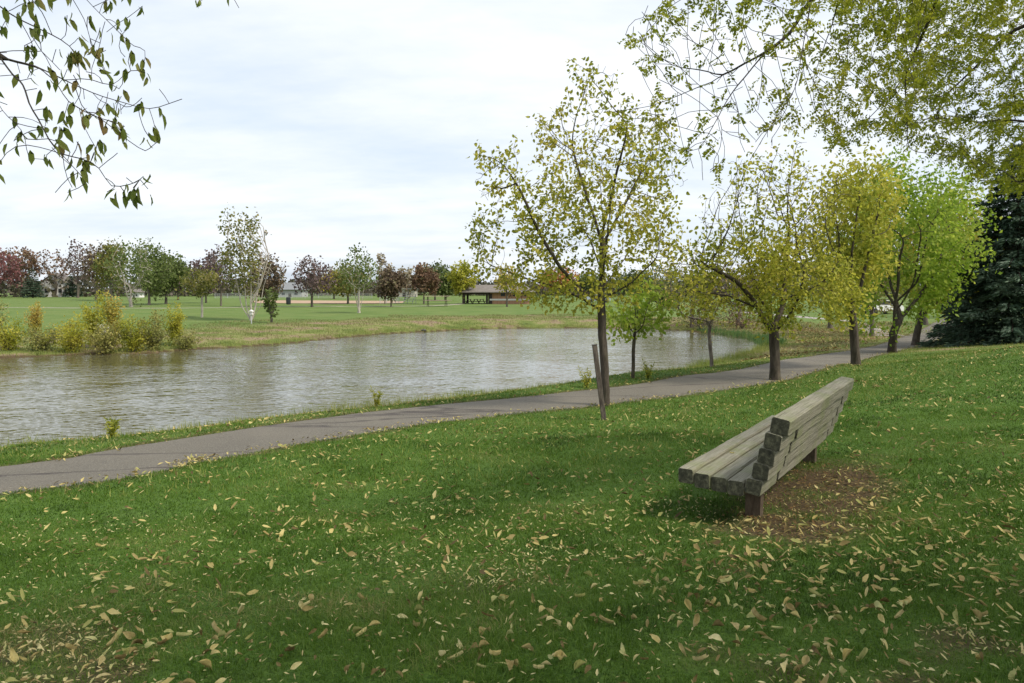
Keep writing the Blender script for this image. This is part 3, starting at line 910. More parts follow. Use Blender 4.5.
bench = thing('park_bench', 'weathered grey timber bench with thick beams on a bare patch of lawn', 'bench', (1.98, 5.95, -1.93), math.atan2(U[1], U[0]))
BL_ = 3.2
def beam(mb, x0, x1, y, z, wy, wz, ax_y, ax_z, ch=.013):
    """subdivided beam along local x with slightly uneven faces"""
    n = 26; ay = np.array(ax_y, float); az = np.array(ax_z, float); pr_ = []
    hy, hz = wy / 2, wz / 2
    prof = [(hy, hz - ch), (hy - ch, hz), (-hy + ch, hz), (-hy, hz - ch), (-hy, -hz + ch), (-hy + ch, -hz), (hy - ch, -hz), (hy, -hz + ch)]
    V = []; ph = RNG.uniform(0, 6, 4)
    for i in range(n + 1):
        s = i / n; xx = x0 + (x1 - x0) * s
        k = .93 if i in (0, n) else 1
        for jj, (a, c_) in enumerate(prof):
            e = .0015 * math.sin(5 * xx + ph[0] + jj * 1.7) + .001 * math.sin(23 * xx + ph[1] * jj)
            cx_ = .003 * math.sin(1.1 * xx + ph[2]); cz_ = .003 * math.sin(.9 * xx + ph[3])
            dx = (.006 if i == 1 else -.006 if i == n - 1 else 0)
            xq = x0 + .012 if i == 1 else x1 - .012 if i == n - 1 else xx
            V.append(np.array([xq, y, z]) + ay * (a * k + np.sign(a) * e + cx_) + az * (c_ * k + np.sign(c_) * e + cz_))
    F = []
    for i in range(n):
        for jj in range(8):
            q = (jj + 1) % 8; F.append((i * 8 + jj, i * 8 + q, i * 8 + 8 + q, i * 8 + 8 + jj))
    F += [tuple(reversed(range(8))), tuple(range(n * 8, n * 8 + 8))]
    mb.add(V, F)
def finish(mb, name, par=bench):
    o = mb.build(name, WOOD, par); o.data.materials.append(ENDG)
    for p in o.data.polygons:
        if len(p.vertices) == 8: p.material_index = 1
    return o
# local frame: x along the bench away from the camera, y towards the seat front, z up; seat beams
ST = .31
for i, (yy, zt, xe, dark) in enumerate(((.148, -.035, 0, 0), (.291, -.025, .0, 0), (.434, -.012, .0, 0), (.577, .008, -.02, 0))):
    mb = MB(); beam(mb, xe + RNG.uniform(-.012, .012), BL_ + RNG.uniform(-.02, .02), yy, ST + zt, .137, .13, (0, 1, 0), (0, 0, 1)); finish(mb, 'seat_beam')
th_ = R(20); az = np.array([0, -math.sin(th_), math.cos(th_)]); ay = np.array([0, math.cos(th_), math.sin(th_)])
t2 = R(9); aZ = np.array([0, -math.sin(t2), math.cos(t2)]); aY = np.array([0, math.cos(t2), math.sin(t2)])
b0 = np.array([0, 0, ST - .0])
for i in range(5):
    c_ = b0 + az * (.138 * i)
    offs = .012 * math.sin(i * 2.3)
    if i < 4:
        # lower beams are in three lengths with rough slits where the uprights pass
        g1 = .50 + RNG.uniform(-.018, .018) ; g2 = 2.76 + RNG.uniform(-.018, .018)
        mb = MB()
        beam(mb, -.01 + RNG.uniform(-.01, .01), g1, c_[1], c_[2], .138, .134, aY, aZ)
        beam(mb, g1 + .085, g2, c_[1], c_[2], .138, .134, aY, aZ)
        beam(mb, g2 + .10, BL_ + RNG.uniform(-.02, .02), c_[1], c_[2], .138, .134, aY, aZ)
        finish(mb, 'backrest_beam')
    else:
        mb = MB(); beam(mb, 0, BL_, c_[1], c_[2], .15, .136, aY, aZ); finish(mb, 'top_rail')
for xx in (.40, 2.72):
    gz = float(H(*(np.array([1.98, 5.95]) + U[:2] * xx + Vd[:2] * .10))) + 1.93
    mb = MB(); mb.box((xx, .10, (gz - .2 + ST - .105) / 2), (.10, .13, ST - .105 - gz + .2), None, 0)
    mb.build('leg', BROWN, bench)
    # cross bearer under the seat and the upright, dark to stand for shade in the slit
    mb = MB(); mb.box((xx, .36, ST - .125), (.1, .52, .06)); mb.build('bearer', BROWN, bench)
for xx in (.545, 2.81):
    mb = MB(); c_ = b0 + az * .17; mb.box((xx, c_[1] + .004, c_[2] + .03), (.034, .152, .52), [(1, 0, 0), ay, az]); mb.build('upright', ENDG, bench)  # dark strip stands in for the slit's shade, about flush with the backrest
# a few leaves resting on the seat
for (lx, ly, s_, c_) in ((.9, .45, 'curl', 'pale yellow'), (1.5, .3, 'flat', 'tan')):
    pw = np.array([1.98, 5.95, 0]) + U * lx + Vd * ly
    o = link('fallen_leaf', protos[(s_, c_)]); o.location = (*pw[:2], -1.93 + ST + .052); o.scale = (.045,) * 3; o.rotation_euler = (0, 0, lx * 3)
    tag(o, f'small {SHAPE_W[s_]} {c_} leaf resting on the timber bench seat', 'fallen leaf')

# ------------------------------------------------------------------ stake by the path
base = gp(604, 420); top = P(594.5, 345, base[1] + .15)
st = thing('wooden_stake', 'dark slanting wooden stake in the grass beside the lone tree', 'stake', base)
mb = MB(); d_ = top - base; L_ = np.linalg.norm(d_); zax = d_ / L_; xax = np.cross([0, 1, 0], zax); xax /= np.linalg.norm(xax); yax = np.cross(zax, xax)
mb.box(d_ / 2 - zax * .1, (L_ + .2, .085, .06), [zax, xax, yax], .008); mb.build('post', mat_bark('stake_wood', (.04, .033, .028), (.15, .125, .10), 20), st)
mb = MB(); mb.box(zax * (L_ + .006), (.016, .1, .075), [zax, xax, yax], .003); mb.build('cap', mat_plain('stake_cap_metal', (.12, .11, .1), .6), st)

# ------------------------------------------------------------------ near trees
def tree(name, label, base, polys, A, step, kill, R0, r0, leaf, lsize, per, scatter, bark=BARK_D, tpl='kite', prob=None, droop=.35, up=.05,
         g=1.0, maxtips=2, seed=1, flat=0, cat='tree', group=None, parts=3, jit=.15, sides=(8, 5, 3), infl=1e9):
    rng = np.random.default_rng(seed)
    root = thing(name, label, cat, base, 0, group)
    base = np.array(base, float)
    polys = [np.array(p, float) - base for p in polys]
    N, par = grow(polys, np.array(A) - base, step, kill, up=up, rng=rng, jit=jit, infl=infl)
    M, rad, tips, main, (BV, BF) = wood(N, par, R0, r0, g, sides)
    if parts == 3:
        link('trunk', mesh_np('trunk', main[0], [main[1]], bark, smooth=True), root)
        link('branches', mesh_np('branches', BV, [BF], bark, smooth=True), root)
    else:
        link('trunk', mesh_np('trunk', np.vstack([main[0], BV]), [main[1], BF + len(main[0])], bark, smooth=True), root)
    def pr(p):
        q = p + base; f = 2.2 / max(.35, step * 5)
        cl = sstep(-.5 - .5 * (parts == 2), .22 - .4 * (parts == 2), wob(q[:, 0] + q[:, 2] * .6, q[:, 1] * .7 + q[:, 2], f, seed * 1.3))
        return cl * (1 if prob is None else prob(q))
    p = place_leaves(M, tips, per, scatter, rng, maxtips, pr)
    if len(p): leaves('foliage' if parts == 3 else 'crown', p, lsize, leaf, root, tpl, droop, flat, rng)
    return root


def Pd(l, Y0, dY=0.0):
    """traced limb: pixels with a depth that drifts by dY along it"""
    n = len(l); return [P(a[0], a[1], Y0 + (a[2] if len(a) > 2 else dY * i / max(1, n - 1))) for i, a in enumerate(l)]


# lone tree between path and lawn
bA = gp(606, 405.5); YA = bA[1]
trunkA = [bA - [0, 0, .12]] + Pd([(604, 358), (601.5, 311), (602, 264), (603, 223), (600, 180)], YA, .3)
limbs = [Pd([(601, 303), (581, 291), (560, 267), (537, 229), (519, 188), (505, 166)], YA, -1.2),
         Pd([(601, 311), (585, 300), (557, 287), (528, 279), (487, 264)], YA, .9),
         Pd([(602, 302), (633, 282), (657, 258)], YA, -.6),
         Pd([(603, 245), (627, 200), (645, 165)], YA, 1.0),
         Pd([(603, 226), (616, 176), (627, 130)], YA, -.8),
         Pd([(602, 240), (586, 194), (572, 147)], YA, .8),
         Pd([(602, 280), (606, 250), (610, 210), (612, 170)], YA, -1.9),
         Pd([(602, 270), (590, 240), (575, 215), (550, 190)], YA, 1.9),
         Pd([(602, 290), (622, 262), (640, 240), (655, 205)], YA, 1.6)]
rg = np.random.default_rng(11)
def blob_px(cx, cy, rx, ry, Y0, rY, n, rng, inner=.3):
    q = crown_pts((0, 0, 0), (1, 1, 1), n, rng, inner)
    return np.array([P(cx + rx * a, cy - ry * c_, Y0 + rY * b_) for a, b_, c_ in q])
A = np.vstack([blob_px(603, 195, 62, 98, YA, 1.6, 900, rg, .1), blob_px(497, 172, 30, 42, YA - .9, .7, 170, rg, .1), blob_px(488, 243, 26, 40, YA + .5, .8, 150, rg, .1),
               blob_px(540, 225, 42, 62, YA - .4, 1.2, 360, rg, .1), blob_px(655, 150, 34, 52, YA + .6, 1.0, 260, rg, .1), blob_px(662, 232, 30, 40, YA - .4, 1.0, 170, rg, .1),
               blob_px(556, 290, 76, 24, YA, 1.1, 300, rg, .1), blob_px(592, 88, 30, 36, YA, .8, 150, rg, .1), blob_px(552, 130, 26, 34, YA + .5, .8, 120, rg, .1)])
tree('yellowing_tree', 'lone yellow green tree with thin open crown beside the slanting stake', bA, [trunkA] + limbs, A, .11, .15, .086, .0036, L['yg'], .095, 6, .075,
     BARK_D, 'leaf', droop=.6, seed=3, g=1.15, maxtips=3, prob=lambda p: np.clip(.66 + .4 * sstep(150, 290, pxy(p)[1]), 0, 1))

# row beside the path
bB = gp(775, 380.5); YB = bB[1]
trunkB = [bB - [0, 0, .12]] + Pd([(775, 350), (774, 334), (771, 300), (769, 270)], YB)
limbsB = [Pd([(774, 334), (788, 318), (800, 296), (805, 268)], YB, -.8), Pd([(774, 334), (762, 316), (754, 300), (735, 280), (700, 262)], YB, -.6),
          Pd([(775, 330), (783, 305), (786, 265), (789, 235)], YB, 1.), Pd([(773, 325), (757, 290), (747, 258)], YB, 1.1),
          Pd([(756, 303), (730, 296), (705, 292), (682, 285)], YB, -1.2), Pd([(800, 300), (820, 285), (840, 262)], YB, -.4)]
rg = np.random.default_rng(12)
A = np.vstack([blob_px(768, 262, 84, 66, YB, 2.6, 1100, rg, .1), blob_px(770, 205, 72, 58, YB, 2., 1000, rg, .1), blob_px(720, 285, 58, 42, YB, 1.6, 330, rg, .1)])
tree('half_bare_tree', 'dark forked tree whose upper twigs are bare and lower crown is yellow green', bB, [trunkB] + limbsB, A, .14, .19, .12, .0042, L['yg'], .11, 10, .13,
     BARK_D, 'leaf', droop=.4, seed=5, maxtips=3, g=1.2,
     prob=lambda p: np.clip(1. - .74 * sstep(265, 205, pxy(p)[1]) - .3 * sstep(745, 700, pxy(p)[0]), .05, 1))

def round_tree(name, label, px, py, top, hw, leaf, seed, R0=.14, forkfrac=.25, nA=600, step=.2, lsize=.1, per=12, scat=.18, cxoff=0, bark=BARK_D, ybot=None, prob=None,
               rY=None, parts=3, tpl='kite', droop=.4, maxtips=3, r0=.0045, inner=.35, stems=1, cat='tree', group=None, b=None, sides=(8, 5, 3), up=.05, kill=None):
    b = gp(px, py) if b is None else b; Y = b[1]; rng = np.random.default_rng(seed)
    hpx = py - top; ybot = py - hpx * forkfrac if ybot is None else ybot
    cy = (top + ybot) / 2; ry = (ybot - top) / 2
    RY = hw / FPX * Y if rY is None else rY
    q = crown_pts((0, 0, 0), (1, 1, 1), nA, rng, inner)
    A = np.array([P(px + cxoff + hw * a, cy - ry * c_, Y + RY * b_) for a, b_, c_ in q])
    polys = []
    for s in range(stems):
        o = (s - (stems - 1) / 2) * hw * .28
        dy = rng.normal(0, RY * .2)
        polys.append([b - [0, 0, .12]] + [P(px + cxoff * .2 + o * .6, ybot, Y + dy * .5), P(px + cxoff * .6 + o, cy + ry * .3, Y + dy), P(px + cxoff + o * 1.4, cy + ry * .0, Y + dy * 1.4)])
    for k in range(5):
        a = rng.uniform(0, 6.28)
        s0 = P(px + cxoff * .3, ybot + rng.uniform(-.25, .1) * ry, Y)
        polys.append([s0, P(px + cxoff + math.cos(a) * hw * .35, ybot - ry * .45, Y + math.sin(a) * RY * .35), P(px + cxoff + math.cos(a) * hw * .62, cy - ry * .1, Y + math.sin(a) * RY * .62)])
    step_ = step
    return tree(name, label, b, polys, A, step_, kill or step_ * 1.35, R0, r0, leaf, lsize, per, scat, bark, tpl, prob, droop, up=up, seed=seed, parts=parts, maxtips=maxtips, sides=sides, cat=cat, group=group, g=1.15)

round_tree('gold_green_tree', 'gold tinged tree standing between the half bare tree and the bright green tree', 856, 365.5, 150, 54, L['yg'], 21, R0=.12, ybot=325, nA=1500, step=.2, lsize=.14, per=20, scat=.24, tpl='kite', cxoff=-12)
round_tree('bright_green_tree', 'dense bright green tree growing beside the far bend of the path', 892, 352.5, 158, 74, L['bright'], 22, R0=.16, ybot=318, nA=1500, step=.26, lsize=.18, per=22, scat=.3, cxoff=12)
round_tree('leafy_green_tree', 'yellowish green tree between the bright green tree and the dark spruce', 915, 345.5, 185, 66, L['yg'], 23, R0=.17, ybot=316, nA=1300, step=.33, lsize=.23, per=20, scat=.36, cxoff=26)
# young tree on the verge and thin one near the inlet
bC = gp(633, 378)
round_tree('young_green_tree', 'slim young green tree with leaning side limb on the water verge', 633, 378.5, 283, 34, L['bright'], 31, R0=.045, ybot=338, nA=420, step=.14, lsize=.14, per=9, scat=.13, cxoff=6, r0=.004)
round_tree('sparse_young_tree', 'thin pale brown young tree losing leaves at the edge of the inlet', 712, 367, 250, 46, L['gold'], 32, R0=.055, ybot=335, nA=360, step=.2, lsize=.1, per=3, scat=.12, cxoff=-14, r0=.005, bark=BARK_G)

# spruce
def spruce(name, label, b, h, rad, seed, size=.2, dens=1.0, cat='conifer', n_tier=26, base_h=.1, parts=True):
    rng = np.random.default_rng(seed); root = thing(name, label, cat, b)
    V, F = tube_np(np.array([[0, 0, -.2], [0, 0, h * .5], [0, 0, h]]), np.array([.03 * h, .018 * h, .01]), 8)
    link('trunk', mesh_np('trunk', V, [F], BARK_D, smooth=True), root)
    BV = []; BF = []; off = 0; pts = []; axs = []
    for ti in range(n_tier):
        f_ = ti / (n_tier - 1); z0 = h * (base_h + (1 - base_h) * f_ ** .95) * .97
        r_ = rad * (1 - f_) ** .85 * rng.uniform(.85, 1.1) + .12
        nb = int(9 - 4 * f_)
        for k in range(nb):
            a = k / nb * 6.28 + ti * 1.1 + rng.normal(0, .2); rr_ = r_ * rng.uniform(.8, 1.12)
            s = np.linspace(0, 1, 6)[:, None]
            d2 = np.array([math.cos(a), math.sin(a), 0])
            q = np.array([0, 0, z0]) + d2 * rr_ * s + np.array([0, 0, 1]) * (rr_ * (.12 * s - .42 * s ** 2 + .16 * s ** 4))
            v, f = tube_np(q, np.linspace(.018 * rr_ + .006, .004, 6), 4); BV.append(v); BF.append(f + off); off += len(v)
            n = int(rr_ * 95 * dens)
            u = rng.uniform(.12, 1, n) ** .8; side = rng.normal(0, .26, n) * rr_ * (1.15 - u) * .9
            pz = np.interp(u, np.linspace(0, 1, 6), q[:, 2]); pr = u * rr_
            perp = np.array([-d2[1], d2[0], 0])
            pp = d2 * pr[:, None] + perp * side[:, None]; pp[:, 2] = pz - np.abs(side) * .35 + rng.normal(0, .035, n) * (1 + rr_ * .3)
            pts.append(pp); axs.append(d2 + perp * (np.sign(side) * .8)[:, None] + np.array([0, 0, -.15]))
    link('branches', mesh_np('branches', np.concatenate(BV), [np.concatenate(BF)], BARK_D), root)
    pts = np.concatenate(pts); axs = np.concatenate(axs)
    leaves('needles', pts, size, L['needle'], root, 'narrow', .15, 0, rng, axis=axs)
    return root
bS = P(1012, 343, 34); bS[2] = float(H(bS[0], bS[1]))
spruce('spruce', 'large dark spruce with drooping boughs behind the grassy rise', bS, 9.6, 3.5, 5, .27, 1.5, n_tier=30, base_h=.05)
bS2 = np.array([33., 43., 0]); bS2[2] = float(H(33., 43.))
spruce('spruce', 'second dark spruce mostly hidden behind the large one', bS2, 10, 3.2, 6, .3, .9, base_h=.05)

# ------------------------------------------------------------------ overhanging locust, trunk outside the frame
bL = np.array([7.6, 2.2, 0.]); bL[2] = float(H(7.6, 2.2))
trunkL = [bL - [0, 0, .15], bL + [-.1, .1, 1.6], bL + [-.4, .3, 2.9], bL + [-.5, .8, 4.0], bL + [-.3, 1.2, 5.2]]
cr = np.array(trunkL[2]); cr2 = np.array(trunkL[3])
limbsL = [
    [cr, (5.6, 3.6, 2.1), (3.6, 4.6, 2.45)] + [P(811, -2, 5.6), P(790, 34, 5.6), P(766, 52, 5.6), P(745, 63, 5.6), P(722, 78, 5.7), P(700, 86, 5.8), P(672, 98, 5.9), P(650, 107, 6.0), P(612, 112, 6.2)],
    [P(766, 52, 5.6), P(748, 72, 5.5), P(733, 92, 5.4), P(718, 118, 5.3), P(700, 150, 5.2)],
    [P(722, 78, 5.7), P(700, 70, 5.9), P(672, 66, 6.1), P(640, 40, 6.3)],
    [P(811, -2, 5.6), P(806, 30, 5.4), P(800, 60, 5.2), P(795, 90, 5.1), P(770, 128, 5.0), P(750, 160, 5.0)],
    [(3.6, 4.6, 2.45), P(840, -8, 6.2), P(832, 25, 6.4), P(822, 52, 6.5), P(812, 80, 6.6), P(815, 112, 6.7)],
    [(5.6, 3.6, 2.1), (5.0, 5.0, 2.4), P(940, -10, 6.0), P(930, 18, 6.2), P(912, 60, 6.4), P(893, 92, 6.5), P(870, 118, 6.6), P(842, 138, 6.8)],
    [P(905, 70, 6.4), P(906, 110, 6.5), P(908, 150, 6.6)],
    [cr, (7.0, 4.2, 1.9), (6.6, 6.5, 1.8), P(1024, 24, 7.6), P(1000, 42, 7.8), P(970, 72, 8.0), P(945, 95, 8.2), P(935, 120, 8.4)],
    [(7.0, 4.2, 1.9), P(1060, 130, 6.8), P(1015, 120, 7.2), P(975, 122, 7.6), P(935, 118, 8.0), P(900, 122, 8.4)],
    [(7.0, 4.2, 1.9), P(1080, 190, 7.2), P(1040, 178, 7.5), P(1005, 182, 7.8), P(975, 180, 8.1)],
    [cr2, (6.0, 5.5, 3.2), (4.6, 7.5, 3.2), (3.2, 8.6, 3.2)], [cr2, (8.6, 5.4, 3.4), (8.8, 8.0, 3.6)], [cr2, (9.6, 1.4, 4.2), (11, .4, 5)], [cr2, (6.4, -.4, 4.6), (5.4, -2, 5.4)], [cr, (5.2, 1.2, 3.2), (3.0, .4, 3.6), (1.2, -.4, 3.9)], [cr, (6.4, -1.6, 3.3), (4.2, -3.6, 3.7)], [cr2, (8.8, -1.8, 4.6), (9.2, -4, 5.2)],
]
rg = np.random.default_rng(33)
def poly_att(n, poly, Y0, Y1, rng):
    xs = rng.uniform(min(p[0] for p in poly), max(p[0] for p in poly), n * 4); ys = rng.uniform(min(p[1] for p in poly), max(p[1] for p in poly), n * 4)
    k = sdf(xs, ys, np.array(poly, float)) > 0; xs, ys = xs[k][:n], ys[k][:n]
    return np.array([P(a, b_, rng.uniform(Y0, Y1)) for a, b_ in zip(xs, ys)])
A = np.vstack([
    poly_att(1200, [(618, 28), (665, -20), (830, -30), (826, 60), (800, 130), (760, 150), (735, 160), (700, 190), (680, 160), (652, 130), (612, 118), (648, 90)], 5.2, 6.0, rg),
    poly_att(1300, [(836, -30), (930, -30), (935, 60), (900, 130), (875, 135), (835, 150), (818, 120), (835, 60)], 5.6, 7.2, rg),
    poly_att(2400, [(905, -40), (1100, -40), (1100, 205), (1010, 195), (965, 168), (920, 150), (875, 130), (890, 100)], 6.2, 9.2, rg),
    np.c_[rg.uniform(3, 11, 260), rg.uniform(-1, 9, 260), rg.uniform(2.9, 5.4, 260)],
    np.c_[rg.uniform(-2, 11, 2600), rg.uniform(-7, 2.6, 2600), rg.uniform(2.9, 5.2, 2600)]])  # unseen crown above and behind the camera, added to shade the foreground
A = A[(A[:, 2] > .3)]
def locust():
    rng = np.random.default_rng(34)
    root = thing('locust_tree', 'overhanging locust tree with fine feathery leaves and dark drooping branches', 'tree', bL)
    polys = [np.array(p, float) - bL for p in [trunkL] + limbsL]
    N, par = grow(polys, A - bL, .085, .12, up=-.06, rng=rng, jit=.16, maxn=20000, iters=120)
    M, rad, tips, main, (BV, BF) = wood(N, par, .2, .0025, 1.75, (8, 5, 3))
    link('trunk', mesh_np('trunk', main[0], [main[1]], BARK_D, smooth=True), root)
    link('branches', mesh_np('branches', BV, [BF], BARK_D, smooth=True), root)
    # pinnate sprays: a short drooping stalk with paired leaflets
    idx = np.repeat(np.where(tips <= 4)[0], 2)
    w_ = M[idx] + bL; px_, py_ = pxy(w_)
    dens = np.clip(.36 + .42 * sstep(840, 960, px_) + .25 * sstep(60, 0, py_) * (px_ > 660) - .2 * sstep(840, 780, px_) + .35 * wob(w_[:, 0], w_[:, 1] + w_[:, 2], 2.4, 1.), .10, 1)
    dens = np.where(w_[:, 1] < 2.8, .85, dens)  # unseen overhead crown kept dense so that it darkens the foreground
    idx = idx[rng.uniform(0, 1, len(idx)) < dens]
    k = len(idx); a = rng.normal(0, 1, (k, 3)); a[:, 0] -= .5; a[:, 2] = a[:, 2] * .5 - .9; a /= np.linalg.norm(a, axis=1)[:, None]
    ln = rng.uniform(.08, .17, k); nl = 7
    pts = []; ax = []
    rnd = np.repeat(rng.uniform(0, 1, k), nl * 2)
    side = np.cross(a, rng.normal(0, 1, (k, 3))); side /= np.linalg.norm(side, axis=1)[:, None]
    for q in range(nl):
        for sg in (-1, 1):
            pts.append(M[idx] + a * (ln * (q + 1) / nl)[:, None]); ax.append(side * sg + a * .45)
    pts = np.stack(pts, 1).reshape(-1, 3); ax = np.stack(ax, 1).reshape(-1, 3)
    leaves('foliage', pts, np.where(pts[:, 1] + bL[1] < 2.8, .085, .032), L['locust'], root, 'kite', 0, 0, rng, axis=ax, rnd=np.clip(rnd + rng.normal(0, .1, len(rnd)), 0, 1))  # outsized leaflets on the unseen crown, to deepen its shade
locust()

# ------------------------------------------------------------------ overhanging branches at upper left, trunk outside the frame
bK = np.array([-5.2, 1.4, 0.]); bK[2] = float(H(-5.2, 1.4))
trunkK = [bK - [0, 0, .15], bK + [.05, 0, 1.5], bK + [.2, .1, 3.0], bK + [.1, .2, 4.6], bK + [.2, .1, 6.0]]
h1_ = np.array(trunkK[2]); Yk = 3.4
hub = np.array([-3.9, 2.6, 1.45]); hub2 = np.array([-3.4, 2.9, 1.95])
limbsK = [
    [bK + [.1, .05, 2.4], hub, P(-60, 20, Yk), P(0, 58, Yk), P(35, 66, Yk), P(64, 80, Yk), P(93, 93, Yk), P(126, 103, Yk), P(150, 110, Yk), P(168, 104, Yk), P(182, 99, Yk)],
    [P(35, 66, Yk), P(52, 77, Yk - .1), P(68, 103, Yk - .1), P(85, 112, Yk - .15), P(100, 119, Yk - .2), P(129, 142, Yk - .2)],
    [P(0, 58, Yk), P(23, 84, Yk - .2), P(32, 110, Yk - .3), P(48, 139, Yk - .3), P(68, 161, Yk - .35), P(89, 185, Yk - .4)],
    [P(48, 139, Yk - .3), P(62, 156, Yk - .3), P(82, 158, Yk - .3), P(100, 166, Yk - .3), P(110, 190, Yk - .3)],
    [bK + [.2, .1, 3.0], hub2, P(-50, -30, Yk), P(10, 14, Yk + .1), P(36, 27, Yk + .1), P(61, 39, Yk + .1), P(77, 53, Yk + .15)],
    [hub2, P(40, -60, Yk), P(72, -2, Yk + .2), P(85, 19, Yk + .2), P(93, 48, Yk + .2), P(100, 62, Yk + .2)],
    [P(72, -30, Yk + .1), P(87, 0, Yk + .2), P(106, 19, Yk + .3), P(129, 43, Yk + .3)],
    [hub2, P(120, -70, Yk + .4), P(195, -16, Yk + .5), P(202, 1, Yk + .5)], [P(150, -50, Yk + .5), P(228, -12, Yk + .6), P(239, 8, Yk + .6)],
    [P(0, 45, Yk), P(22, 50, Yk), P(45, 54, Yk), P(60, 70, Yk)], [P(-5, 60, Yk), P(-10, 90, Yk), P(2, 112, Yk), P(14, 122, Yk)],
    [P(64, 80, Yk), P(90, 78, Yk), P(104, 84, Yk), P(120, 92, Yk)], [P(100, 119, Yk - .2), P(116, 122, Yk - .2), P(124, 138, Yk - .2)],
    [bK + [.2, .1, 3.0], (-4.6, -.6, 2.4), (-4.2, -2, 3.0)], [bK + [.1, .2, 4.6], (-6.6, 1.9, 3.8), (-7.6, 2.6, 4.6)], [bK + [.1, .2, 4.6], (-4.0, 2.6, 3.6), (-3.0, 3.8, 4.2)],
]
rg = np.random.default_rng(44)
A = np.c_[rg.uniform(-8.5, -2.5, 260), rg.uniform(-1.5, 4.2, 260), rg.uniform(2.5, 5.6, 260)]
kk = A[:, 2] / np.maximum(A[:, 1], .2) > .55
A = A[kk | (A[:, 1] < 0)]
tw = []
for lim in limbsK[:12]:
    lim = np.array([np.array(p, float) for p in lim])
    for _ in range(30):
        s = rg.uniform(.45, 1); i_ = min(int(s * (len(lim) - 1)), len(lim) - 2); q = lim[i_] + (lim[i_ + 1] - lim[i_]) * rg.uniform(0, 1)
        q = q + rg.normal(0, .11, 3) + np.array([0.03, 0, 0]); 
        tw.append(q)
tw = np.array(tw); px_, py_ = pxy(tw); tw = tw[(py_ < 200) & (px_ < 168)]
def leftover():
    rng = np.random.default_rng(45)
    root = thing('leafy_shade_tree', 'shade tree whose thin twigs hang with drooping pointed leaves against the sky', 'tree', bK)
    polys = [np.array(p, float) - bK for p in [trunkK] + limbsK]
    N, par = grow(polys, np.vstack([A, tw]) - bK, .045, .06, up=-.02, rng=rng, jit=.12, maxn=9000, iters=60)
    M, rad, tips, main, (BV, BF) = wood(N, par, .17, .0017, 3.0, (8, 5, 4))
    link('trunk', mesh_np('trunk', main[0], [main[1]], BARK_D, smooth=True), root)
    link('branches', mesh_np('branches', BV, [BF], BARK_D, smooth=True), root)
    raw, kids, tp = analyse(N, par)
    ids = np.array([i for i in range(len(N)) if tp[i] <= 14 and N[i][2] + bK[2] > .4])
    pk = []
    for i in ids:
        pr_ = .8 if not kids[i] else .2
        if rng.uniform() < pr_:
            pk += [i] * rng.integers(1, 4)
    pk = np.array(pk); p = M[pk] + rng.normal(0, .012, (len(pk), 3))
    a = rng.normal(0, .35, (len(pk), 3)) + np.array([.12, 0, -1.0])
    leaves('foliage', p, .062, L['hang'], root, 'slim', .2, 0, rng, axis=a)
leftover()

# ------------------------------------------------------------------ trees across the pond and round the field
def far_tree(name, label, px, py, top, hw, leaf, seed, nA=140, per=7, bark=BARK_G, prob=None, stems=1, ybot=None, cxoff=0, ls=None, inner=.3, dens=1.0, cat='tree', tpl='blob', group=None, r0=None):
    b = gp(px, py); Y = b[1]; sz = hw / FPX * Y
    step = sz * .16
    ls = (Y * .003) if ls is None else ls
    nper = max(1, int(per * dens))
    return round_tree(name, label, px, py, top, hw, L[leaf], seed, R0=max(.09, sz * .05), ybot=ybot, forkfrac=.24, nA=nA, step=step, lsize=ls, per=nper, scat=step * .75,
                      bark=bark, prob=prob, parts=2, tpl=tpl, stems=stems, cxoff=cxoff, r0=r0 or Y * .00022, inner=inner, b=b, sides=(6, 4, 3), maxtips=3, kill=step * 1.3, cat=cat, group=group)

